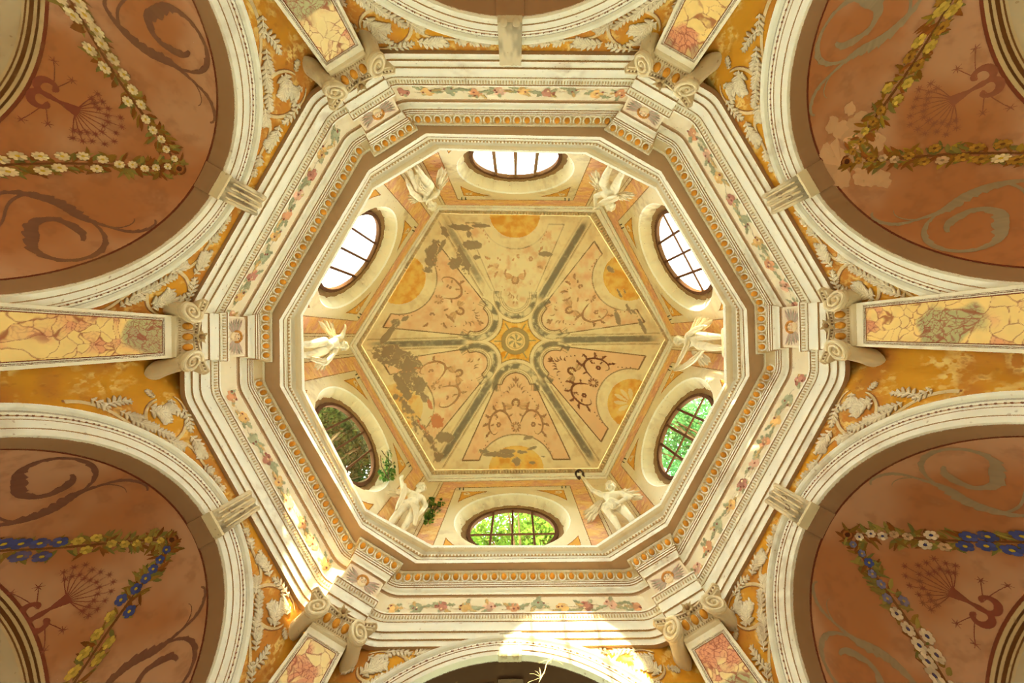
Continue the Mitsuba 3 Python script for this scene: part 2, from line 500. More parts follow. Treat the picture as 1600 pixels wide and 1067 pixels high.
for s in range(12):
    k = s // 2
    corner = s % 2
    path = (lambda d, k=k: block_path(k, d)) if corner else (lambda d, k=k: base_path(k, d))
    key = f'trim_{s + 1}'
    word = f'entablature block over the capital {CORN_WORD[k]}' if corner else f'long entablature over the arch {SIDE_WORD[k]}'
    labels[key] = {'label': f'cream {word}, with frieze, egg moulding and cornice', 'kind': 'structure'}
    for nm, pr in (('architrave', P_ARCH), ('bead_moulding', P_BEAD), ('frieze', P_FRIEZE), ('bed_moulding', P_BED), ('egg_band', P_EGG)):
        sweep(MB(), path, pr, sharp=corner).out(f'{key}__{nm}')
    # small painted-and-carved beads under the frieze
    run = [(0, 1), (1, 2), (2, 3)] if corner else [None]
    bd, sur = MB(), MB()
    for r in run:
        pb, pe = path(.135), path(.255)
        if r:
            pb, pe = pb[r[0]:r[1] + 1], pe[r[0]:r[1] + 1]
            if r != (1, 2):
                continue
        P, T = along(pb, step=.05, ends=.02)
        for p, t in zip(P, T):
            ax = np.array([[t[0], t[1], 0], [-t[1], t[0], 0], [0, 0, 1]])
            bd.box([p[0], p[1], 6.43], ax, [.011, .012, .026], S(196, 172, 134))
        if not corner:
            pe = pe[1:-1]
        P, T = along(pe, step=.195, ends=.0 if not corner else .02)
        inv = np.array([0, 0, 1.0])
        for p, t in zip(P, T):
            t3 = np.array([t[0], t[1], 0]); inw = np.array([-t[1], t[0], 0])
            if inw[:2] @ p > 0:
                inw = -inw
            up = np.array([0, 0, 1.0]) * .79 + inw * .61
            out = np.cross(t3, up); out = out if out @ inw > 0 else -out
            c = np.array([p[0], p[1], 7.335])
            col = jit(EGG, .12)
            e = ellipsoid(np.array([t3, up, out]), [.054, .062, .05], 6, 8)
            MB().grid(c + e, col, wrap=True).out(f'{key}__egg', smooth=True)
            th = np.linspace(-.35, np.pi + .35, 9)
            U = c + np.outer(np.cos(th) * .074, t3) - np.outer(np.sin(th) * .08, up) + out * .012
            sur.tube(U, .012, CREAM, 5, cap=False)
            d0 = c + t3 * .0975
            sur.tube(np.array([d0 + up * .07, d0 - up * .03 + out * .02, d0 - up * .075]), [.016, .013, .003], S(200, 170, 120), 5, cap=False)
    bd.out(f'{key}__bead', kind='stuff')
    sur.out(f'{key}__egg_surround', kind='stuff')
    # brown soffit and crowning cornice
    k0, k1, l0, l1 = KP[s], KP[(s + 1) % 12], LP[s], LP[(s + 1) % 12]
    ou = lambda p: p * (1 + .62 / np.linalg.norm(p))
    MB().grid(np.array([[[*k0, Z_K], [*k1, Z_K]], [[*ou(k0), Z_K - .012], [*ou(k1), Z_K - .012]]]), SOFFIT).out(f'{key}__soffit')
    m, dn = MB(), MB()
    pr = cornice_prof()
    for (u0, h0, c), (u1, h1, _) in zip(pr[:-1], pr[1:]):
        A = [[*(k0 + (l0 - k0) * u0), Z_K + h0], [*(k1 + (l1 - k1) * u0), Z_K + h0]]
        B = [[*(k0 + (l0 - k0) * u1), Z_K + h1], [*(k1 + (l1 - k1) * u1), Z_K + h1]]
        m.grid(np.array([A, B]), c)
    m.out(f'{key}__cornice')
    a, b = k0 + (l0 - k0) * .30, k1 + (l1 - k1) * .30
    P, T = along(np.array([a, b]), step=.07)
    for p, t in zip(P, T):
        dn.box([p[0], p[1], Z_K + .158], np.array([[t[0], t[1], 0], [-t[1], t[0], 0], [0, 0, 1]]), [.017, .022, .012], S(196, 164, 120))
    dn.out(f'{key}__cornice_bead', kind='stuff')

# ledge behind the cornice lip
m = MB()
outer = MP * 1.12
m.poly(sg.Polygon(outer).difference(sg.Polygon(LP)), lambda v: lift(v, Z_L), CREAM)
m.out('ledge', label='plaster ledge behind the cornice lip where the putti stand', kind='structure')

# ---------------------------------------------------------------- drum walls with round windows
WIN_PX = [(805.3, 270), (1049.8, 404.7), (1047.8, 669), (800.3, 810), (568, 676), (568.6, 407.5)]
WZ, WR, GR, GD = 9.85, 1.54, 1.16, 0.36


def dframe(k):
    a, b = MP[k - 1], MP[k]
    t = (b - a) / np.linalg.norm(b - a)
    n = np.array([t[1], -t[0]])
    if n @ a < 0:
        n = -n
    return n, t, n @ a, a @ t, b @ t


def dw(k, t, z, o=0.0):
    n, tt, A, _, _ = dframe(k)
    t, z, o = np.broadcast_arrays(np.asarray(t, float), z, o)
    return np.concatenate([(A - o)[..., None] * n + t[..., None] * tt, z[..., None]], -1)


DT = []
for k in range(6):
    n, tt, A, ta, tb = dframe(k)
    r = ray(*WIN_PX[k]); DT.append((r[:2] @ tt) * A / (r[:2] @ n))
WALLC = S(232, 218, 182)
REVC = S(236, 226, 194)
for k in range(6):
    n, tt, A, ta, tb = dframe(k)
    tc = DT[k]
    th = np.linspace(0, 2 * np.pi, 65)[:-1]
    circ = lambda r: np.stack([tc + r * np.cos(th), WZ + r * np.sin(th)], 1)
    key = f'wall_drum_{SIDE_NAME[k]}'
    tag(key, f'drum wall with a round window {SIDE_WORD[k]}', kind='structure')
    fn = lambda v, k=k: dw(k, v[:, 0], v[:, 1])
    MB().poly(sg.box(ta - .0, 7.5, tb, 12.9).difference(sg.Polygon(circ(WR))), fn, WALLC, maxlen=.6).out(key + '__plaster')
    # splayed reveal, ragged near the frame
    rv = MB()
    for (r0, o0, r1, o1, c) in ((WR, 0, WR - .03, -.04, CREAM), (WR - .03, -.04, GR + .20, -GD + .06, REVC), (GR + .20, -GD + .06, GR + .04, -GD - .02, S(150, 120, 84))):
        thw = np.linspace(0, 2 * np.pi, 97)
        jag = 1 + (.012 * np.sin(thw * 23) + .01 * np.sin(thw * 41 + 1) if o1 < -.2 and r1 > GR + .1 else 0) * np.ones_like(thw)
        jag0 = 1 + (.012 * np.sin(thw * 23) + .01 * np.sin(thw * 41 + 1) if o0 < -.2 else 0) * np.ones_like(thw)
        P0 = dw(k, tc + r0 * jag0 * np.cos(thw), WZ + r0 * jag0 * np.sin(thw), o0); P1 = dw(k, tc + r1 * jag * np.cos(thw), WZ + r1 * jag * np.sin(thw), o1)
        rv.grid(np.stack([P0, P1]), c)
    rv.out(key + '__reveal')
    # outside skin so that the wall has thickness and no light leaks past the frame
    MB().poly(sg.box(ta - .4, 7.5, tb + .4, 13.2).difference(sg.Polygon(circ(GR + .05))), lambda v, k=k: dw(k, v[:, 0], v[:, 1], -GD - .05), S(200, 180, 150)).out(key + '__outer_skin')

# ---------------------------------------------------------------- drum cornice and vault
for k in range(6):
    key = f'trim_{13 + k}'
    labels[key] = {'label': f'cream cornice with dentils at the foot of the vault {SIDE_WORD[k]}', 'kind': 'structure'}
    m = MB()
    a0, b0, a1, b1 = MP[k - 1], MP[k], NP[k - 1], NP[k]
    a0 = a0 * 1.004; b0 = b0 * 1.004
    pr = [(0, 0, LINE), (.10, .0, CREAM), (.14, .07, CREAM), (.25, .10, LINE), (.28, .10, CREAM), (.30, .18, CREAM), (.45, .20, CREAM), (.55, .235, LINE), (.6, .235, CREAM_D), (.62, .30, S(222, 202, 156)), (.95, .31, S(222, 202, 156)), (1.0, .34, CREAM_D)]
    Q = lambda p, q, u, h: [*(p + (q - p) * u), Z_M + h]
    for (u0, h0, c), (u1, h1, _) in zip(pr[:-1], pr[1:]):
        m.grid(np.array([[Q(a0, a1, u0, h0), Q(b0, b1, u0, h0)], [Q(a0, a1, u1, h1), Q(b0, b1, u1, h1)]]), c)
    m.out(f'{key}__moulding')
    dn = MB()
    P, T = along(np.array([a0 + (a1 - a0) * .72, b0 + (b1 - b0) * .72]), step=.098)
    for p, t in zip(P, T):
        dn.box([p[0], p[1], Z_M + .285], np.array([[t[0], t[1], 0], [-t[1], t[0], 0], [0, 0, 1]]), [.028, .05, .035], CREAM_D)
    dn.out(f'{key}__dentil', kind='stuff')
# ---------------------------------------------------------------- the vault: six painted webs
def web_z(h):
    return Z_N - .02 + (Z_C - Z_N + .02) * (1 - (1 - h) ** 2)


def web_xyz(k, lat, h, o=0.0):
    """lat: -1..1 of the half edge (at h it runs to +-(1-h)), h: 0 at the cornice to 1 at the crown."""
    a, b = NP[k - 1], NP[k]
    mid, half = (a + b) / 2, (b - a) / 2
    lat, h = np.broadcast_arrays(np.asarray(lat, float), h)
    xy = mid + (APEX[:2] - mid) * h[..., None] + half * lat[..., None]
    return np.concatenate([xy, (web_z(h) - o)[..., None]], -1)


def web_loc(k, px, py):
    """(X, Y) on web k of a surveyed mark: X sideways, Y from the crown, in units of a hundredth of the web's 200 x 254 plan."""
    a, b = NP[k - 1], NP[k]
    mid, half = (a + b) / 2, (b - a) / 2
    h = .5
    for _ in range(8):
        xy = ray(px, py)[:2] * web_z(h)
        h, lat = np.linalg.solve(np.stack([APEX[:2] - mid, half], 1), xy - mid)
        h = min(max(h, 0), 1)
    return np.array([lat * 1.27, (1 - h) * 2.0])


def seg_dist(X, Y, pts):
    d = np.full(X.shape, 9.0)
    for (x0, y0), (x1, y1) in zip(pts[:-1], pts[1:]):
        L2 = (x1 - x0) ** 2 + (y1 - y0) ** 2 + 1e-12
        s = np.clip(((X - x0) * (x1 - x0) + (Y - y0) * (y1 - y0)) / L2, 0, 1)
        d = np.minimum(d, np.hypot(X - x0 - s * (x1 - x0), Y - y0 - s * (y1 - y0)))
    return d


def sst(a, b, x):
    t = np.clip((x - a) / (b - a), 0, 1)
    return t * t * (3 - 2 * t)


FADE = [.78, .60, .0, .42, .55, .52]          # how far each web's painting has faded
HIP = [1.0, .95, .95, .95, .85, .55]          # damp stain on the hip after web k
# plaster losses: web, centre (photograph), length, breadth, turn (degrees in the photograph), colour 0 grey render / 1 brick red
LOSS = [(5, 725, 405, 17, 12, 70, 0), (5, 712, 410, 10, 9, 0, 0), (5, 675, 400, 16, 7, -75, 0), (5, 690, 385, 14, 2.5, -60, 0), (5, 697, 364, 9, 4, 60, 0), (5, 668, 422, 7, 4, 20, 0), (5, 618, 505, 7, 5, 60, 0), (5, 608, 520, 15, 4, -55, 0), (5, 633, 498, 5, 2, -30, 0),
        (0, 722, 355, 18, 4, 5, 0), (0, 750, 353, 14, 2.5, 0, 0), (0, 738, 383, 13, 6, 0, 0), (0, 745, 402, 6, 4, 0, 0), (0, 852, 397, 8, 3, 0, 0), (0, 733, 366, 4, 4, 0, 0),
        (4, 623, 562, 30, 15, 25, 0), (4, 606, 552, 10, 8, 45, 0), (4, 640, 585, 20, 12, 65, 0), (4, 655, 602, 16, 8, 65, 0), (4, 664, 620, 8, 5, 60, 0), (4, 628, 605, 22, 6, 60, 0), (4, 645, 650, 34, 6, 55, 0), (4, 658, 676, 24, 5, 50, 0), (4, 672, 633, 9, 3.5, 70, 1), (4, 682, 657, 13, 11, 80, 1), (4, 663, 672, 22, 2.2, 55, 1),
        (4, 673, 690, 16, 4, 50, 0), (4, 695, 682, 9, 6, 20, 0), (4, 618, 620, 4, 4, 0, 0), (4, 690, 718, 10, 7, 40, 0),
        (3, 757, 706, 9, 4, 5, 0), (3, 775, 710, 22, 3.5, 3, 0), (3, 793, 705, 10, 3, 0, 0), (3, 808, 722, 7, 5, 60, 0), (3, 828, 683, 9, 3.5, -5, 0), (3, 816, 706, 7, 2, 0, 0), (3, 832, 700, 7, 1.6, -20, 0), (3, 831, 723, 5, 2, 0, 0), (3, 849, 713, 3, 1, 0, 0),
        (1, 954, 421, 5, 3, 40, 0), (1, 968, 458, 9, 2, 60, 0), (1, 982, 483, 12, 3.2, 62, 0), (1, 990, 487, 6, 2, 30, 0), (1, 1004, 510, 14, 3, 63, 0), (1, 965, 497, 10, 3, 70, 0), (1, 976, 455, 4, 1.4, 60, 0)]


def web_colour(k, X, Y, P):
    ax = np.abs(X)
    n1, n2, n3 = meshkit.fbm(P * 1.3, 4, seed=1), meshkit.fbm(P * 4.2, 4, seed=2), meshkit.noise(P * 17, 3)
    mixc = lambda a, b, t: a * (1 - t[..., None]) + np.asarray(b) * t[..., None]
    base = S(232, 214, 172) * (0.90 + .22 * n1[..., None])
    base = mixc(base, S(206, 176, 128), .5 * sst(.45, .75, n2))
    col = base.copy()
    D = np.hypot(X, Y - .79)
    f = FADE[k]
    keep = sst(f - .22, f + .12, .25 + .75 * n2) if f else np.ones_like(X)
    inpan = ((D < .24) & (Y < .745)) | ((Y >= .745) & (ax < .33 + (Y - .745) * .457) & (Y < 1.885))
    ring = np.hypot(X / .60, (Y - 2.0) / .47) < 1
    lun = np.hypot(X / .43, (Y - 2.0) / .31) < 1
    edge = np.minimum.reduce([np.abs(D - .24) + 9 * (Y > .75), np.abs(ax - (.33 + (Y - .745) * .457)) + 9 * (Y < .745) + 9 * (Y > 1.88), np.abs(Y - .745) + 9 * (ax < .235) + 9 * (ax > .33), np.abs(Y - 1.885) + 9 * (ax > .85)])
    rd = np.abs(np.hypot(X / .60, (Y - 2.0) / .47) - 1) * .5
    panel = S(228, 188, 146) * (.92 + .18 * n1[..., None])
    panel = mixc(panel, S(214, 154, 110), .55 * sst(.5, .78, n2) * (1.0 if f else .3))
    pm = (inpan & ~ring) * keep * (1 - .3 * f)
    col = mixc(col, panel, pm)
    # lines round the panel
    lm = (1 - sst(.006, .014, edge)) * (0.35 + .65 * keep) * ~ring
    lm = np.maximum(lm, (1 - sst(.005, .012, rd)) * inpan * .8 * (.2 + .8 * keep))
    col = mixc(col, S(120, 86, 54), lm * .9)
    # lunette at the foot
    ym = lun * np.clip((.55 + .9 * (n2 - .35) - .4 * (k == 0) * 0), 0, 1) * (1 if k != 4 else .6)
    lc = mixc(np.broadcast_to(S(230, 190, 100), col.shape).copy(), S(218, 154, 62), sst(.4, .7, n2))
    col = mixc(col, lc, np.clip(ym * 1.6, 0, .95))
    if k == 2:
        a = np.arctan2(X, 2.0 - Y); r = np.hypot(X, 2.0 - Y)
        col = mixc(col, S(236, 216, 170), .85 * (r < .20 * (1 + .22 * np.cos(a * 11))) * (r > .06) * (np.cos(a * 11) > -.55) * lun)
    # hips: cream borders with dark lines, black damp along the rib
    dh = (Y * .635 - ax) * .844
    hv = np.where(X > 0, HIP[k], HIP[k - 1])
    lo = np.where(X > 0, [.7, .62, .62, .62, .66, .95][k], [.7, .62, .62, .62, .66, .95][k - 1])
    st = (1 - sst(.03, .078, dh + .03 * (n2 - .5))) * sst(lo, lo + .15, Y) * (1 - sst(1.78, 1.98, Y + .2 * (n1 - .5))) * hv
    gran = np.clip(.35 + 1.1 * meshkit.fbm(P * 9, 3, seed=9), 0, 1)
    st2 = st * np.clip(gran + .3 * sst(.45, .7, n2), 0, 1)
    col = mixc(col, S(100, 92, 82), np.clip(st2 * 1.0, 0, .80))
    if (k in (0,)):
        col = mixc(col, S(150, 140, 120), .0 * st)
    ln = np.maximum(1 - sst(.004, .010, np.abs(dh - .085)), .6 * (1 - sst(.004, .010, np.abs(dh - .10)))) * (Y > .86) * (Y < 1.97)
    col = mixc(col, S(150, 118, 78), .65 * ln * (.4 + .6 * keep))
    # cusped band round the star
    band = (D > .315) & (D < .395) & (Y < .86) & (dh > 0)
    col = mixc(col, S(118, 108, 88), band * np.clip(gran * 1.3 * sst(.35, .6, n2) + .12, 0, .85))
    for rr in (.305, .405, .27):
        col = mixc(col, S(150, 118, 78), .7 * (1 - sst(.003, .009, np.abs(D - rr))) * (Y < .86))
    star = (D > .474) & (Y < .6)
    sc = mixc(np.broadcast_to(S(228, 184, 96), col.shape).copy(), S(220, 152, 54), sst(.42, .66, n2))
    sc = mixc(sc, S(238, 208, 140), .7 * sst(.55, .7, meshkit.fbm(P * 6, 3, seed=4)))
    col = mixc(col, sc, star * 1.0)
    col = mixc(col, S(140, 104, 60), .8 * (1 - sst(.004, .011, np.abs(D - .474))) * (Y < .6))
    r = np.hypot(X, Y)
    col = mixc(col, S(168, 150, 112), .9 * star * (dh < .011) * (r > .23) * (r < .36))
    col = mixc(col, S(170, 148, 104), .95 * (np.abs(r - .205) < .032))
    col = mixc(col, S(232, 204, 146), 1.0 * (r < .173))
    for q in (.173, .237, .135):
        col = mixc(col, S(150, 122, 80), .6 * (1 - sst(.003, .009, np.abs(r - q))))
    th = np.arctan2(P[..., 1] - APEX[1], P[..., 0] - APEX[0])
    col = mixc(col, S(160, 146, 110), .85 * (r < .115) * (r > .012) * (np.cos(th * 6 + 22 * r) > .15))
    # plaster losses
    px = np.stack([X, Y], -1)
    for (kk, cx, cy, la, lb, tu, red) in LOSS:
        if kk != k:
            continue
        c0 = web_loc(k, cx, cy)
        la, lb = (la * 1.25, lb * 1.3) if kk in (4, 5) and not red else (la * 1.08, lb * 1.1)
        t = math.radians(tu)
        e1 = web_loc(k, cx + la * math.cos(t), cy + la * math.sin(t)) - c0
        e2 = web_loc(k, cx - lb * math.sin(t), cy + lb * math.cos(t)) - c0
        q = np.linalg.solve(np.stack([e1, e2], 1), (px - c0).reshape(-1, 2).T).T.reshape(px.shape)
        d = np.hypot(q[..., 0], q[..., 1]) + 1.8 * (meshkit.fbm(P * 3.0, 4, seed=20) - .5) + .5 * (n3 - .5)
        mk = 1 - sst(.92, 1.02, d)
        if tu in (55, 50) and la > 16:
            mk = mk * sst(.36, .5, meshkit.fbm(P * np.array([7, 7, 7]), 3, seed=33))
        hi = sst(.86, 1.0, d) * (1 - sst(1.0, 1.12, d))
        col = mixc(col, S(238, 216, 168), .5 * hi)
        c = S(212, 140, 98) if red else S(164, 142, 114)
        col = mixc(col, c * .92, mk * (.9 + .1 * n2))
    return np.clip(col, 0, 1)


NW = 200
for k in range(6):
    m = MB()
    H = np.linspace(0, 1, NW)
    U = np.linspace(-1, 1, NW + 20)
    UU, HH = np.meshgrid(U, H, indexing='ij')
    P = web_xyz(k, UU * (1 - HH), HH)
    C = web_colour(k, UU * (1 - HH) * 1.27, (1 - HH) * 2.0, P)
    m.grid(P, C.reshape(-1, 3))
    m.out('ceiling__web', bsdf='plaster', label=['faded web of the vault at the top with a worn cartouche', 'web of the vault at upper right with a worn salmon panel', 'best preserved web, salmon with brown scrollwork and a yellow shell', 'web of the vault at the bottom with a small cherub and peeling foot',
                                                  'web of the vault at lower left with large plaster losses', 'web of the vault at upper left with grey bare patches'][k], smooth=True)
tag('ceiling', 'six-sided painted vault with peeling plaster over the drum', kind='structure')
scene['plaster'] = {'type': 'twosided', 'bsdf': {'type': 'bumpmap', 'tex': mikit.proc(_bump, eps=4e-3), 'scale': 0.008, 'bsdf': {'type': 'diffuse', 'reflectance': VC}}}


# ---------------------------------------------------------------- windows: frame, bars, panes
IRON = S(96, 66, 50)
RAILS = [[], [0.02], [0.02], [-.18], [], []]
for k in range(6):
    tc = DT[k]
    key = f'window_{k + 1}'
    tag(key, f'round window with brown iron bars in the drum {SIDE_WORD[k]}', kind='structure')
    fn = lambda v, o, k=k: dw(k, tc + v[:, 0], WZ + v[:, 1], -GD + o)
    th = np.linspace(0, 2 * np.pi, 65)[:-1]
    C = lambda r: sg.Polygon(np.stack([r * np.cos(th), r * np.sin(th)], 1))
    fr = MB().prism(C(GR + .06).difference(C(GR - .035)), fn, -.05, .05, IRON)
    fr.out(key + '__frame')
    xs = [-.56, 0.0, .56]
    cuts = []
    for x in xs:
        w = .042 if k == 0 else .032 if k in (5, 1, 2) else .026
        b = sg.box(x - w, -1.3, x + w, 1.3).intersection(C(GR - .02))
        MB().prism(b, fn, -.03, .03, IRON if k else S(140, 112, 84)).out(key + '__mullion')
        cuts.append(sg.box(x - .02, -2, x + .015, 2))
    for y in RAILS[k]:
        b = sg.box(-1.3, y - .014, 1.3, y + .014).intersection(C(GR - .02))
        MB().prism(b, fn, -.022, .022, IRON).out(key + '__rail')
        cuts.append(sg.box(-2, y - .01, 2, y + .01))
    rest = C(GR - .01).difference(shapely.union_all(cuts))
    for g in getattr(rest, 'geoms', [rest]):
        MB().poly(g, lambda v, fn=fn: fn(v, 0.0), S(255, 255, 255)).out(key + '__pane', bsdf='glass', color=False)

# ---------------------------------------------------------------- painted decoration of the drum walls


def _marble(p, n, uv):
    a = dfbm(p.x * 2.2, p.y * 2.2, p.z * 3 + 2, 4)
    b = dfbm(p.x * 7, p.y * 7, p.z * 11 + 9, 4)
    c = dfbm(p.x * 16, p.y * 16, p.z * 26, 3)
    col = mixc(S(230, 186, 122), S(222, 170, 136), dss(0.4, 0.6, a))
    col = mixc(col, S(238, 206, 148), 0.8 * dss(0.52, 0.7, b))
    return mixc(col, S(176, 116, 82), 0.55 * dss(0.58, 0.72, c) * dss(0.4, 0.6, 1 - b))


scene['marble'] = {'type': 'twosided', 'bsdf': {'type': 'diffuse', 'reflectance': mikit.proc(_marble)}}
for k in range(6):
    n, tt, A, ta, tb = dframe(k)
    tc = DT[k]
    key = f'wall_drum_{SIDE_NAME[k]}'
    fn = lambda v, o=.006, k=k: dw(k, v[:, 0], v[:, 1], o)
    la, lb = max(tc - 2.32, ta + .26), min(tc + 2.32, tb - .26)
    inner = sg.box(tc - 1.83, 7.0, tc + 1.83, 11.86)
    band = sg.box(la, 7.7, lb, 12.36).difference(inner)
    MB().poly(band, fn, ORANGE).out(key + '__marble_band', bsdf='marble', color=False)
    ln = MB()
    for t in (la, lb):
        ln.poly(sg.box(t - .012, 7.7, t + .012, 12.36), lambda v, fn=fn: fn(v, .009), S(164, 126, 86))
        q = -.10 if t == la else .10
        ln.poly(sg.box(t + q - .008, 7.7, t + q + .008, 12.36), lambda v, fn=fn: fn(v, .009), S(160, 126, 86))
    ln.poly(inner.buffer(.012).difference(inner.buffer(-.008)).intersection(sg.box(-9, 7.8, 9, 13)), lambda v, fn=fn: fn(v, .009), S(170, 128, 86))
    ln.out(key + '__painted_line')
    th = np.linspace(0, 2 * np.pi, 97)[:-1]
    disc = sg.Polygon(np.stack([tc + 1.86 * np.cos(th), WZ + 1.86 * np.sin(th)], 1))
    cor = sg.box(tc - 1.60, WZ - 1.72, tc + 1.60, WZ + 1.70).difference(disc)
    for g in cor.geoms:
        if g.area < .02:
            continue
        b = MB().poly(g, lambda v, fn=fn: fn(v, .005), S(222, 168, 82)).poly(g.difference(g.buffer(-.018)), lambda v, fn=fn: fn(v, .008), S(168, 110, 52))
        c = np.array(g.centroid.coords[0]); far = np.array([tc + 1.6 * np.sign(c[0] - tc), WZ + 1.71 * np.sign(c[1] - WZ)])
        c = c * .72 + far * .28
        for q in range(7):
            a = q * 2 * np.pi / 7
            b.poly(sg.Point(c[0] + .07 * math.cos(a), c[1] + .07 * math.sin(a)).buffer(.038, 3), lambda v, fn=fn: fn(v, .008), S(232, 212, 170))
        b.poly(sg.Point(*c).buffer(.03, 3), lambda v, fn=fn: fn(v, .011), S(180, 130, 70))
        dv = (np.array(g.centroid.coords[0]) - c) * 1.5
        for q in (.55, .9, 1.25):
            b.poly(sg.Point(*(c + dv * q)).buffer(.045 * (1.3 - q * .6), 3), lambda v, fn=fn: fn(v, .008), S(224, 196, 140))
        b.out(key + '__corner_panel')
    for sx in (-1, 1):
        hk = MB()
        c = dw(k, tc + sx * 1.62, 11.70, .0)
        inn = -n
        for q in (-.06, .06):
            p = c + np.r_[tt, 0] * q
            hk.tube(np.array([p, p + np.r_[inn, 0] * .05, p + np.r_[inn, 0] * .06 + [0, 0, .03]]), .016, S(58, 44, 34), 6)
        hk.out(key + '__iron_hook', bsdf='metal')
# ================================================================ pilasters with Ionic capitals
from scipy.spatial import cKDTree


def vein_marble(Pc, seed, tone):
    """Painted marble: Pc (..., 2) in metres on the panel -> colours."""
    rng = np.random.default_rng(seed)
    q = Pc.reshape(-1, 2)
    p3 = np.c_[q, np.full(len(q), seed * 3.1)]
    w = q + .26 * np.stack([meshkit.fbm(p3 * 2.3, 4, seed) - .5, meshkit.fbm(p3 * 2.3 + 9, 4, seed) - .5], 1) * 2
    n1, n2 = meshkit.fbm(p3 * 1.5, 3, seed + 1), meshkit.fbm(p3 * 9, 3, seed + 2)
    zone = np.array([[rng.uniform(-.4, .4), rng.uniform(-3, .3)] for _ in range(120)])
    sz = rng.uniform(0, 1, 120)
    d, i = cKDTree(zone).query(w * [1, 1], k=2)
    f12 = d[:, 1] - d[:, 0]
    fine = np.array([[rng.uniform(-.4, .4), rng.uniform(-3, .3)] for _ in range(700)])
    d2, _ = cKDTree(fine).query(w + .03 * (n2[:, None] - .5), k=2)
    g12 = d2[:, 1] - d2[:, 0]
    red = sst(.47, .62, n1 + .16 * (sz[i[:, 0]] - .5) + .10 * (n2 - .5)); green = sst(.60, .66, meshkit.fbm(p3 * 1.2 + 31, 3, seed + 5))
    base = np.array([S(242, 216, 158), S(240, 206, 134)])[tone]
    c = base * (.9 + .2 * n2[:, None])
    c = c * (1 - .75 * red[:, None]) + S(206, 122, 102) * .8 * red[:, None]
    c = c * (1 - .7 * green[:, None]) + S(150, 160, 124) * .7 * green[:, None]
    v = (1 - sst(.002, .013, f12 + .016 * (n2 - .45))) * .8 * sst(.2, .42, meshkit.fbm(p3 * 2.6 + 5, 3, seed + 8))
    vf = (1 - sst(.002, .009, g12)) * .75 * np.maximum(red, green)
    for m, cc in ((v, S(152, 72, 46)), (vf, S(156, 84, 64))):
        c = c * (1 - m[:, None]) + cc * m[:, None]
    return np.clip(c, 0, 1).reshape(*Pc.shape[:-1], 3)


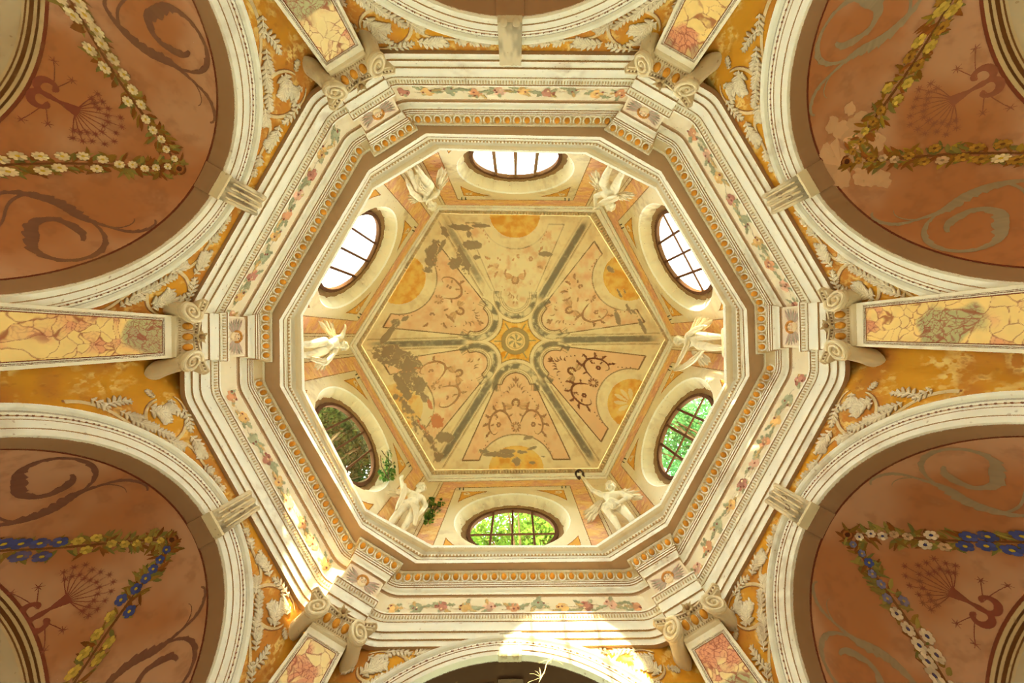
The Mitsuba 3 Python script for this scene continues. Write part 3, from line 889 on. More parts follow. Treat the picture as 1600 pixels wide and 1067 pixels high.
CAPC = S(222, 206, 172)
CAPD = S(180, 154, 120)
for j in range(6):
    n, t = nt(CORN_ANG[j])
    Af = CORN_F[j]
    n3, t3, up = np.r_[n, 0], np.r_[t, 0], np.array([0, 0, 1.0])
    def LP3(x, z, o, n3=n3, t3=t3, Af=Af):
        """x across the pilaster, z height, o in front of the ressaut's plane."""
        x, z, o = np.broadcast_arrays(np.asarray(x, float), z, o)
        return n3 * (Af - o)[..., None] + t3 * x[..., None] + np.array([0, 0, 1.0]) * z[..., None]
    key = thing('pilaster', f'pilaster with a painted veined marble panel and a scrolled capital {CORN_WORD[j]}', 'pilaster', None)
    hw = lambda z: .325 + (5.6 - z) * .013
    back = -(CORN_A[j] - Af) - .12
    # shaft
    m = MB()
    Z = np.array([FLOOR_Z + .35, 2.0, 5.52, 5.60]); HW = np.array([hw(FLOOR_Z + .35), hw(2), hw(5.52), hw(5.6)])
    sec = [(-1, back), (-1, -.015), (-.985, 0.0), (.985, 0.0), (1, -.015), (1, back)]
    m.grid(np.array([[LP3(s * h, z, o) for (s, o) in sec] for z, h in zip(Z, HW)]), S(238, 230, 204))
    m.box(LP3(0, FLOOR_Z + .175, -.15), np.array([t3, n3, up]), [.52, .32, .175], S(190, 170, 140))
    m.out(key + '__shaft')
    # marble panel and its painted frame lines
    X, ZZ = np.meshgrid(np.linspace(-1, 1, 70), np.linspace(2.2, 5.43, 330), indexing='ij')
    hwp = hw(ZZ) - .085
    Pm = LP3(X * hwp, ZZ, .004)
    MB().grid(Pm, vein_marble(np.stack([X * .26, ZZ - 5.4], -1), 40 + j, [1, 1, 0, 0, 1, 0][j]).reshape(-1, 3)).out(key + '__marble_panel', bsdf='plaster')
    ln = MB()
    for ins, w, c in ((.082, .011, S(120, 62, 38)), (.060, .007, S(110, 70, 46)), (.046, .005, S(130, 96, 66))):
        zt = 5.515 - ins
        for s in (-1, 1):
            ln.grid(np.array([[LP3(s * (hw(z) - ins - q), z, .006) for q in (0, w)] for z in (2.2, zt)]), c)
        ln.grid(np.array([[LP3(s * (hw(zt) - ins), z, .006) for s in (-1, 1)] for z in (zt, zt - w)]), c)
    ln.out(key + '__frame_line')
    # capital
    cap = key + '__capital'
    m = MB()
    prof = [(.0, 5.58), (.03, 5.60), (.045, 5.62), (.03, 5.64), (.015, 5.645), (.03, 5.66), (.05, 5.69), (.085, 5.75), (.10, 5.80), (.10, 5.845), (.04, 5.85), (.04, 5.98)]
    m.grid(np.array([[LP3(s * (.30 + .4 * o), z, o if q else back) for s, q in ((-1, 0), (-1, 1), (1, 1), (1, 0))] for o, z in prof]), CAPC)
    bd = np.linspace(-.29, .29, 16)
    for x in bd:
        m.box(LP3(x, 5.675, .036), np.array([t3, n3, up]), [.010, .012, .012], CAPD)
    m.out(cap)
    for x in (-.165, 0, .165):
        e = ellipsoid(np.array([t3, up, -n3]), [.058, .085, .05], 7, 10)
        MB().grid(LP3(x, 5.765, .085) + e, jit(S(206, 142, 56), .08), wrap=True).out(cap + '__egg', smooth=True)
    for x in (-.0825, .0825):
        MB().tube([LP3(x, 5.84, .10), LP3(x, 5.74, .10), LP3(x, 5.68, .06)], [.022, .016, .004], CAPD, 6).out(cap + '__dart')
    # scrolls
    for s in (-1, 1):
        ax_n = (-n3 * math.cos(.34) + s * t3 * math.sin(.34))        # facing of the disc
        ax_t = np.cross(up, ax_n); ax_t /= np.linalg.norm(ax_t)
        c = LP3(s * .375, 5.745, .13)
        v = MB()
        R = .178
        a = np.linspace(0, 2 * np.pi, 33)[:-1]
        ring = lambda r, o: c + r * (np.cos(a)[:, None] * ax_t + np.sin(a)[:, None] * up) + ax_n * o
        v.grid(np.stack([ring(R * .9, -.03), ring(R, .0), ring(R, .035), ring(R * .93, .05), ring(R * .86, .04), ring(R * .5, .03), ring(.001, .028)]), CAPC, wrap=True)
        # bolster that flares back to the wall
        bk = LP3(s * .53, 5.70, -.36)
        rows = []
        for q in np.linspace(0, 1, 7):
            cc = (c - ax_n * .02) * (1 - q) + bk * q
            rr = R * (.92 - .22 * math.sin(math.pi * q * .8) + .22 * q)
            rows.append(cc + rr * (np.cos(a)[:, None] * ax_t + np.sin(a)[:, None] * up) * 1.0)
        v.grid(np.stack(rows), CAPC * .97, wrap=True)
        ths = np.linspace(0, 4.2 * np.pi, 80)
        rs = R * .93 * (1 - ths / ths[-1]) ** .85 + .012
        sp = c + (rs * np.cos(-s * ths + 1.6))[:, None] * ax_t + (rs * np.sin(-s * ths + 1.6))[:, None] * up + ax_n * (.042 + .02 * (ths / ths[-1]))[:, None]
        v.tube(sp, np.linspace(.026, .016, 80), S(236, 222, 188), 7)
        v.mesh(trimesh.creation.icosphere(subdivisions=2, radius=.026).apply_translation(c + ax_n * .05), S(224, 204, 164))
        v.out(cap + '__volute')
    # abacus with concave front, beaded
    xs = np.linspace(-1, 1, 25)
    fr = np.stack([xs * .56, .06 + .17 * np.abs(xs) ** 1.7], 1)
    poly = sg.Polygon(np.vstack([fr, [[.60, .17], [.44, back], [-.44, back], [-.60, .17]]]))
    ab = MB()
    for (g, z0, z1, c) in ((poly.buffer(-.02), 5.87, 5.905, CAPC), (poly.buffer(.0), 5.905, 5.955, CAPC), (poly.buffer(.018), 5.955, 5.985, CAPC)):
        g = g if g.geom_type == 'Polygon' else max(g.geoms, key=lambda q: q.area)
        ab.prism(g, lambda p, o: LP3(p[:, 0], np.full(len(p), o), p[:, 1]), z1, z0, c)
        ab.poly(g, lambda p, z1=z1: LP3(p[:, 0], np.full(len(p), z1), p[:, 1]), c)
    for x in np.linspace(-.93, .93, 22):
        y = .06 + .17 * abs(x) ** 1.7
        ab.box(LP3(x * .56, 5.93, y + .0), np.array([t3, n3, up]), [.012, .008, .014], S(120, 92, 64))
    ab.out(cap + '__abacus')
    fl = MB()
    c = LP3(0, 5.93, .11)
    for q in range(8):
        a = q * 2 * np.pi / 8 + .3
        d = math.cos(a) * t3 + math.sin(a) * up
        mid = c + d * .06 - n3 * .05; tip = c + d * .125 - n3 * (.02 + .05 * (q % 2))
        sd = np.cross(d, n3) * .034
        fl.add([c - sd * .3, c + sd * .3, mid + sd, mid - n3 * .02, mid - sd, tip], [[0, 1, 3], [1, 2, 3], [2, 5, 3], [5, 4, 3], [4, 0, 3]], jit(S(188, 164, 122), .08))
    fl.mesh(trimesh.creation.icosphere(subdivisions=1, radius=.035).apply_translation(c - n3 * .05), S(150, 116, 78))
    fl.out(cap + '__fleuron')

# ================================================================ keystones
KEY_T = {}
for k in range(6):
    t0, zc, Ri, W = ARCH[k]
    kx = [(797, 65), (1238, 300), (1237, 790), (797, 1000), (357, 806), (370, 303)][k]
    tk = wloc(k, *kx, .12)[0]
    KEY_T[k] = tk
    zb, zt = zc + Ri - .03, [6.10, 6.07, 6.07, 6.16, 6.07, 6.07][k]
    hw = [.175, .185, .185, .18, .185, .185][k]
    key = thing('keystone', ['plain grimy keystone, smooth and flat, on the arch at the top of the picture', 'fluted scroll keystone with a dark smudged foot on the arch at upper right', 'fluted scroll keystone on the arch at lower right between blue-flowered half dome and cornice', 'sunlit keystone with two small knobs at its foot on the arch at the bottom',
                             'fluted scroll keystone on the arch at lower left, warm beige', 'fluted scroll keystone with a carved flourish on the arch at upper left'][k], 'keystone')
    m = MB()
    s = np.linspace(0, 1, 22)
    flat = k in (0, 3)
    oo = .075 + (.03 * np.exp(-((s - .10) / .10) ** 2) + .035 * np.sin(np.pi * s) * (s > 0) + .03 * s) * (1 if not flat else .5)
    zz = zb + (zt - zb) * s
    u = np.linspace(-1, 1, 31)
    fl = np.zeros_like(u) if flat else .022 * np.cos(u * np.pi * 2.5)
    base = S(214, 198, 164) if k != 3 else S(224, 214, 186)
    P, C = [], []
    for a, z in zip(oo, zz):
        row = [wp(k, tk - hw, z, -.02)] + [wp(k, tk + hw * x, z, a + f * (abs(x) < .97)) for x, f in zip(u, fl)] + [wp(k, tk + hw, z, -.02)]
        P.append(row)
    P = np.array(P)
    nz = meshkit.fbm(P * np.array([9, 9, 3]), 3, seed=k)
    C = base * (1 - .38 * sst(.42, .66, nz)[..., None]) * (1 - .35 * sst(.75, 1, 1 - s)[:, None, None] * sst(.3, .6, nz)[..., None])
    if not flat:
        C = C * (1 - .12 * np.r_[0, (fl < 0) * 1.0, 0][None, :, None])
    m.grid(P, C.reshape(-1, 3))
    m.add(np.vstack([P[0]]), [[0, i, i + 1] for i in range(1, len(P[0]) - 1)], base * .9)
    m.add(np.vstack([P[-1]]), [[0, i, i + 1] for i in range(1, len(P[0]) - 1)], base)
    m.out(key + '__block')
    if not flat:
        f = MB()
        for x in np.linspace(-.62, .62, 4):
            pts = [wp(k, tk + hw * x, zz[i], oo[i] + .012 + .016) for i in range(2, 20)]
            f.tube(pts, .012 if abs(x) > .3 else .016, S(222, 204, 164), 5)
        f.out(key + '__rib')
        MB().prism(sg.box(tk - hw - .012, zb - .012, tk + hw + .012, zb + .025), lambda p, o, k=k: wp(k, p[:, 0], p[:, 1], o), -.02, oo[0] + .03, S(224, 208, 170)).out(key + '__foot')
        fl = MB()
        th = np.linspace(0, 5.5, 24)
        for q, (cx, cz) in enumerate(((-.05, .5), (.06, .36))):
            zq = zb + (zt - zb) * cz
            oq = np.interp(cz, s, oo) + .035
            fl.tube([wp(k, tk + cx + .045 * (1 - a / 7) * math.cos(a + q * 2), zq + .09 * (1 - a / 7) * math.sin(a + q * 2), oq) for a in th], .006, S(120, 90, 62), 4)
        fl.out(key + '__carved_flourish')
    else:
        f = MB()
        for x in (-.09, .09):
            f.mesh(trimesh.creation.icosphere(subdivisions=2, radius=.06).apply_scale([1, 1, .8]).apply_translation(wp(k, tk + x, zb + .02, oo[0] - .02)), S(206, 190, 160))
        f.out(key + '__knob')
    if k != 3:
        b = MB()   # the block that the keystone stands before, on the soffit
        U, V = np.meshgrid(np.linspace(-.2, .2, 5), np.linspace(-.27, -.0, 4), indexing='ij')
        xx = tk - t0
        tt_ = np.arcsin(np.clip((xx + U) / Ri, -1, 1))
        r = Ri - .022
        b.grid(wp(k, t0 + np.sin(tt_) * r, zc + np.cos(tt_) * r, -.0 - (V + .28)), BROWN_SOF)
        b.out(f'trim_{19 + k}__soffit_block')
# ================================================================ painted decoration
def leaf_strip(a, b, width, bow=0.0, lobes=5, cut=.32, n=None, shape=.75):
    """2-D leaf from a to b: (left, mid, right) rows with a notched outline; bow bends the midrib sideways."""
    a, b = np.asarray(a, float), np.asarray(b, float)
    n = n or (lobes * 3 + 2)
    s = np.linspace(0, 1, n)
    d = b - a; L = np.hypot(*d) + 1e-9; d = d / L; q = np.array([-d[1], d[0]])
    mid = a + np.outer(s * L, d) + np.outer(4 * bow * L * s * (1 - s), q)
    tg = np.gradient(mid, axis=0); tg /= np.linalg.norm(tg, axis=1, keepdims=True) + 1e-9
    nn = np.stack([-tg[:, 1], tg[:, 0]], 1)
    w = width * np.sin(np.pi * s ** shape) ** .8 + .001
    saw = 1 - cut * np.abs(((s * lobes) % 1) - .15) * (s < .97) * 2.0
    w = w * saw
    adv = tg * (w * .45)[:, None]
    return mid + nn * w[:, None] + adv, mid, mid - nn * w[:, None] + adv


def relief_leaf(mb, fn, a, b, width, bow=0.0, lobes=5, cut=.45, h=.02, base=.004, light=None, dark=None, shape=.75, rng=RNG):
    Lf, M, R = leaf_strip(a, b, width, bow, lobes, cut, shape=shape)
    light = S(232, 216, 176) if light is None else light
    dark = S(176, 148, 108) if dark is None else dark
    s = np.linspace(0, 1, len(M))
    lob = .5 + .5 * np.cos(s * lobes * 2 * np.pi)
    hm = h * np.sin(np.pi * np.clip(s + .05, 0, 1)) + base
    q1, q2 = (Lf + M) / 2, (R + M) / 2
    rows = [fn(Lf, base), fn(q1, base + hm * .75), fn(M, base + hm * .45), fn(q2, base + hm * .75), fn(R, base)]
    c = [np.tile(dark, (len(M), 1)), light * (1 - .10 * lob[:, None]), np.tile(light * .55 + dark * .45, (len(M), 1)), light * (1 - .16 * lob[:, None]), np.tile(dark * .86, (len(M), 1))]
    mb.grid(np.stack(rows), np.stack(c).reshape(-1, 3))
    return mb


def acanthus(mb, fn, a, b, width, bow, lobes, light, dark, rng):
    """A leaf of overlapping leaflets on a curved rib."""
    a, b = np.asarray(a, float), np.asarray(b, float)
    d = b - a; L = np.hypot(*d) + 1e-9; d = d / L; q = np.array([-d[1], d[0]])
    n = lobes + 1
    at_ = lambda s: a + d * (s * L) + q * (4 * bow * L * s * (1 - s))
    tg_ = lambda s: d + q * (4 * bow * (1 - 2 * s))
    for i in range(n):
        s = .04 + .80 * i / max(n - 1, 1)
        t = tg_(s); t = t / np.hypot(*t)
        ln = width * (1.25 * math.sin(math.pi * (s * .82 + .14)) ** .7 + .25)
        for sd in (1, -1):
            al = math.radians(62 - 26 * s) * sd
            v = np.array([t[0] * math.cos(al) - t[1] * math.sin(al), t[0] * math.sin(al) + t[1] * math.cos(al)])
            ln_ = ln * rng.uniform(.88, 1.1)
            relief_leaf(mb, fn, at_(s), at_(s) + v * ln_, ln_ * .23, -.12 * sd, 1, cut=0, h=.016, base=.004 + .0012 * (n - i), light=light * rng.uniform(.93, 1.03), dark=dark)
    relief_leaf(mb, fn, at_(.72), b + d * width * .25, width * .34, 0, 1, cut=0, h=.018, base=.006, light=light, dark=dark)
    ribbon(mb, fn, [a, at_(.35), at_(.7), b], [width * .22, width * .16, width * .06], light * .9 + dark * .1, base=.022, n=12)


def ribbon(mb, fn, pts, widths, col, base=.004, n=40, rough=0.0, seed=0):
    """Smooth painted stroke through pts (2-D)."""
    from scipy.interpolate import CubicSpline
    pts = np.asarray(pts, float)
    u = np.r_[0, np.cumsum(np.linalg.norm(np.diff(pts, axis=0), axis=1))]; u /= u[-1]
    s = np.linspace(0, 1, n)
    c = CubicSpline(u, pts)(s)
    w = np.interp(s, np.linspace(0, 1, len(widths)), widths) / 2
    tg = np.gradient(c, axis=0); tg /= np.linalg.norm(tg, axis=1, keepdims=True) + 1e-9
    nn = np.stack([-tg[:, 1], tg[:, 0]], 1)
    rr = np.random.default_rng(seed)
    w1 = w * (1 + rough * rr.uniform(.4, 1.6, n) * (((np.arange(n) % 5) / 4.0) - .4) * 1.4); w2 = w * (1 - .3 * rough * (((np.arange(n) + 2) % 4) / 3.0 - .4))
    cols = np.asarray(col) * (1 + .035 * rr.standard_normal(n))[:, None]
    mb.grid(np.stack([fn(c + nn * w1[:, None], base), fn(c - nn * w2[:, None], base)]), np.clip(np.vstack([cols, cols * .94]), 0, 1))
    return mb


# ---------------------------------------------------------------- acanthus scrolls on the spandrels
def spandrel_fn(k):
    path = base_path(k, -.03, wfillet)
    n, tt = nt(SIDE_ANG[k])
    seg = np.linalg.norm(np.diff(path, axis=0), axis=1); s = np.r_[0, np.cumsum(seg)]
    off = path[1 + 5] @ tt - s[6]      # where the flat wall begins
    nrm = np.gradient(path, s, axis=0); nrm = np.stack([-nrm[:, 1], nrm[:, 0]], 1)
    nrm[np.einsum('ij,ij->i', nrm, path) > 0] *= -1
    nrm /= np.linalg.norm(nrm, axis=1, keepdims=True)

    def fn(p, o):
        q = np.asarray(p)[:, 0] - off
        xy = np.stack([np.interp(q, s, path[:, a]) for a in (0, 1)], 1) + np.stack([np.interp(q, s, nrm[:, a]) for a in (0, 1)], 1) * np.broadcast_to(np.asarray(o, float), (len(p),))[:, None]
        return np.hstack([xy, np.asarray(p)[:, 1:2]])
    return fn


def polar(k, px):
    """(angle from the arch's crown, share of the spandrel's breadth) of a mark surveyed on wall 4's clockwise half."""
    t, z = wloc(k, *px, -.03)
    t0, zc, Ri, W = ARCH[k]
    a = math.atan2(t - t0, z - zc); r = math.hypot(t - t0, z - zc) - Ri - W
    return a, r / gap(k, a)


def gap(k, a):
    t0, zc, Ri, W = ARCH[k]
    return max(.02, min((Z_Q - zc) / max(math.cos(a), .2) - Ri - W, 3.0))


SPRIG = [  # base, tip (photograph), breadth / length, bow, lobes
    ((140, 624), (168, 637), .30, .0, 3), ((160, 637), (206, 628), .17, -.12, 5), ((186, 643), (224, 652), .22, .10, 5), ((203, 656), (248, 668), .20, .06, 6), ((238, 670), (272, 681), .22, .05, 5),
    ((262, 688), (286, 699), .36, .0, 4), ((262, 694), (270, 700), .5, .0, 3), ((233, 636), (262, 660), .30, -.15, 6), ((232, 642), (270, 632), .26, .2, 6), ((266, 624), (285, 650), .20, .15, 5), ((284, 640), (297, 676), .17, -.1, 5),
    ((240, 622), (228, 610), .3, .0, 4), ((296, 682), (312, 716), .24, -.14, 6), ((310, 690), (324, 716), .20, .12, 5), ((318, 728), (331, 737), .45, 0, 3), ((333, 743), (341, 752), .45, 0, 3), ((342, 756), (348, 765), .45, 0, 3)]
STEMS = [[(100, 628), (140, 631), (170, 642), (205, 664), (240, 682), (275, 690)], [(270, 690), (286, 676), (291, 655), (285, 632), (272, 620)], [(236, 672), (228, 655), (231, 636), (245, 624)], [(275, 690), (300, 700), (318, 725), (336, 748), (352, 770)]]
spr = [(polar(4, a), polar(4, b), w, bow, lb) for a, b, w, bow, lb in SPRIG]
stm = [[polar(4, a) for a in st] for st in STEMS]
for k in range(6):
    fn = spandrel_fn(k)
    t0, zc, Ri, W = ARCH[k]
    key = f'wall_{SIDE_NAME[k]}'
    for sg_ in (1, -1):
        if k == 3 and sg_ == 1 and False:
            continue

        def P2(q, k=k, sg_=sg_):
            a, f = q
            if k == 3:
                a = a * 1.0 + .05
            g = gap(k, a)
            r = Ri + W + max(f, .04) * g
            return np.array([t0 + sg_ * r * math.sin(a), zc + r * math.cos(a)])
        st_ = MB()
        for st in stm:
            pts = [P2(q) for q in st]
            ribbon(st_, fn, pts, [.05, .045, .035, .02], S(222, 200, 154), base=.006, n=36)
            ribbon(st_, fn, [p + np.array([.012 * sg_, -.02]) for p in pts], [.03, .03, .02, .01], S(150, 100, 60), base=.004, n=36)
        st_.out(key + '__painted_stem')
        for a, b, w, bow, lb in spr:
            pa, pb = P2(a), P2(b)
            L = np.hypot(*(pb - pa))
            if min(abs(pa[0] - KEY_T[k]), abs(pb[0] - KEY_T[k])) < .30:
                continue
            if L < .05 or (k == 3 and (max(pa[1], pb[1]) > 5.9)):
                continue
            m = MB()
            ton = RNG.uniform(-.06, .06)
            acanthus(m, fn, pa, pb, L * w * 1.12, bow * sg_, lb, S(250, 240, 212) * (1 + ton), S(138, 102, 66), RNG)
            m.out(key + '__painted_leaf')

# ---------------------------------------------------------------- fruit and flowers along the friezes
ROSE, GRN, YEL, PNK = S(176, 88, 76), S(142, 152, 118), S(224, 172, 88), S(216, 160, 134)


def frieze_cluster(path_pts, T, zc, kind, rng):
    m = MB()
    t3 = np.array([T[0], T[1], 0]); inw = np.array([-T[1], T[0], 0])
    if inw[:2] @ path_pts > 0:
        inw = -inw
    fn = lambda p, o: np.r_[path_pts, zc] + np.asarray(p)[:, :1] * t3 + np.asarray(p)[:, 1:2] * np.array([0, 0, 1.0]) + inw * (np.asarray(o, float).reshape(-1, 1) if np.ndim(o) else o)
    base = .004
    for q in range(5):
        a = rng.uniform(0, 2 * np.pi); r = rng.uniform(.09, .19)
        c = np.array([r * 1.25 * math.cos(a), r * math.sin(a) * .8])
        relief_leaf(m, fn, c * .3, c * 1.6,   .05, rng.uniform(-.15, .15), 3, h=.002, base=base, light=jit((GRN if q < 4 else YEL) * .75 + FRZ * .25, .1, rng), dark=jit(S(146, 146, 112), .1, rng))
    col = {0: ROSE, 1: YEL, 2: PNK, 3: GRN, 4: S(206, 128, 78)}[kind] * .78 + FRZ * .22
    for q in range(6):
        a = q * 2 * np.pi / 6 + rng.uniform(0, .4); r = 0 if q == 5 else .07
        c = np.array([r * math.cos(a), r * math.sin(a)])
        th = np.linspace(0, 2 * np.pi, 10)[:-1]
        pg = sg.Polygon(c + np.stack([np.cos(th), np.sin(th)], 1) * (.052 + .012 * rng.random((9, 1))))
        m.poly(pg, lambda v, o=base + .002 + .0006 * q: fn(v, o), jit(col, .14, rng))
    for q in range(3):
        x = rng.uniform(-.12, .12); y = rng.uniform(-.07, .07)
        m.poly(sg.Point(x, y).buffer(.022, 3), lambda v: fn(v, base + .007), jit(S(140, 84, 66) if q else S(238, 214, 170), .1, rng))
    x = rng.uniform(.22, .28)
    ribbon(m, fn, [(-x, rng.uniform(-.03, .03)), (-.06, .02), (.06, -.02), (x, rng.uniform(-.03, .03))], [.004, .010, .004], S(150, 120, 92), base=base - .001, n=14)
    return m


rngf = np.random.default_rng(21)
for k in range(6):
    P, T = along(base_path(k, .052)[1:-1], step=.44, ends=.05)
    for i, (p, t) in enumerate(zip(P, T)):
        kind = [0, 1, 3, 4, 2, 1, 0, 3, 1, 4, 2][(i + 3 * k) % 11]
        frieze_cluster(p, t, 6.79 + rngf.uniform(-.05, .05), kind, rngf).out(f'trim_{2 * k + 1}__painted_flowers')

# ---------------------------------------------------------------- winged cherub heads on the ressauts
for j in range(6):
    n, t = nt(CORN_ANG[j])
    t3, up, out = np.r_[t, 0], np.array([0, 0, 1.0]), -np.r_[n, 0]
    c = np.r_[n * (CORN_F[j] - .05), 6.80]
    key = f'trim_{2 * j + 2}__cherub_head'
    fn = lambda p, o, c=c, t3=t3, out=out: c + np.asarray(p)[:, :1] * t3 + np.asarray(p)[:, 1:2] * up + out * (np.asarray(o, float).reshape(-1, 1) if np.ndim(o) else o)
    MB().poly(sg.box(-.34, -.27, .34, .24), lambda v, fn=fn: fn(v, .003), S(228, 208, 180)).out(f'trim_{2 * j + 2}__painted_ground')
    f = MB()
    e = ellipsoid(np.array([t3, out, up]), [.098, .034, .112], 12, 16)
    f.grid(c + np.array([0, 0, -.01]) + out * .008 + e, S(236, 212, 172), wrap=True)
    for x in (-.036, .036):
        f.poly(sg.Point(x, .012).buffer(.013, 4), lambda v, fn=fn: fn(v, .047), S(120, 84, 60))
        ribbon(f, lambda p, o, fn=fn: fn(p, .045), [(x - .02, .034), (x, .042), (x + .02, .034)], [.004, .007, .004], S(170, 120, 80), n=8)
        f.poly(sg.Point(x * 1.2, -.03).buffer(.018, 4), lambda v, fn=fn: fn(v, .042), S(226, 176, 140))
    ribbon(f, lambda p, o, fn=fn: fn(p, .049), [(.004, .02), (-.004, -.01), (.010, -.022)], [.004, .008, .006], S(196, 150, 112), n=8)
    ribbon(f, lambda p, o, fn=fn: fn(p, .045), [(-.026, -.052), (0, -.060), (.026, -.052)], [.003, .009, .003], S(168, 84, 68), n=8)
    f.out(key + '', smooth=False)
    h = MB()
    rr = np.random.default_rng(50 + j)
    for q in range(15):
        a = -.35 + (np.pi + .7) * q / 14
        p = np.array([.098 * math.cos(a), .015 + .108 * math.sin(a)])
        cc = fn(p[None], .022)[0]
        h.grid(cc + ellipsoid(np.array([t3, out, up]), [.026, .022, .026], 5, 6), jit(S(198, 138, 70), .12, rr), wrap=True)
    h.out(key + '__hair', smooth=True)
    for s in (-1, 1):
        w = MB()
        for q in range(7):
            a = -.75 + .22 * q
            p0 = np.array([s * .07, -.06 + .01 * q]); L = .20 + .015 * q
            p1 = p0 + L * np.array([s * math.cos(a), math.sin(a)])
            p1[0] = np.clip(p1[0], -.345, .345)
            relief_leaf(w, fn, p0, p1, .030, .05 * s, 2, cut=.1, h=.003, base=.005 + .001 * q, light=[S(206, 176, 160), S(178, 172, 150)][q % 2], dark=S(150, 124, 108))
        w.out(key + '__wing')

# ---------------------------------------------------------------- half domes: borders, garlands, scrolls, bouquets
BROWNS = {5: S(134, 92, 74), 1: S(166, 146, 118), 4: S(130, 86, 70), 2: S(164, 142, 114), 0: S(130, 88, 66)}


def flower(fn, c, r, petals, pc, cc, rng, base):
    m = MB()
    a0 = rng.uniform(0, 2)
    for q in range(petals):
        a = a0 + q * 2 * np.pi / petals
        d = np.array([math.cos(a), math.sin(a)]); s = np.array([-d[1], d[0]])
        w = r * 2.4 / petals
        pg = sg.Polygon([c + d * r * .15, c + d * r * .55 + s * w, c + d * r * .92 + s * w * .8, c + d * r * 1.02, c + d * r * .9 - s * w * .8, c + d * r * .5 - s * w])
        m.poly(pg.buffer(0), lambda v, o=base + .0012 * (q % 3): fn(v, o), jit(pc, .14, rng))
    m.poly(sg.Point(*c).buffer(r * .27, 4), lambda v: fn(v, base + .005), cc)
    return m


GARL = {  # chapel: for each arm the flower kinds along it (white, blue, yellow, whiteblue, ochre, pale)
    5: (['w'] * 14, ['w'] * 14), 1: (['o', 'o', 'y', 'o', 'o', 'y', 'y', 'o', 'y', 'o', 'y', 'o', 'o', 'o'], ['o', 'o', 'f', 'f', 'o', 'o', 'f', 'o', 'o', 'w', 'o', 'o', 'w', 'o']),
    4: (['y', 'y', 'y', 'y', 'y', 'y', 'y', 'b', 'b', 'b', 'b', 'b', 'b', 'b'], ['b', 'b', 'b', 'b', 'b', 'b', 'y', 'y', 'y', 'y', 'y', 'y', 'y', 'b']),
    2: (['c', 'c', 'c', 'f', 'f', 'c', 'f', 'b', 'b', 'b', 'b', 'b', 'b', 'b'], ['p', 'p', 'b', 'p', 'p', 'p', 'c', 'c', 'c', 'c', 'c', 'c', 'c', 'c']),
    0: (['w'] * 6, ['w'] * 6)}
KIND = {'w': (S(236, 214, 172), S(214, 178, 60), 9), 'b': (S(74, 84, 150), S(206, 176, 60), 5), 'y': (S(206, 176, 82), S(178, 150, 60), 6), 'c': (S(228, 206, 178), S(62, 62, 110), 6), 'o': (S(176, 128, 52), S(120, 76, 34), 9), 'f': (S(206, 168, 130), S(150, 120, 90), 6), 'p': (S(120, 118, 156), S(196, 160, 80), 6)}
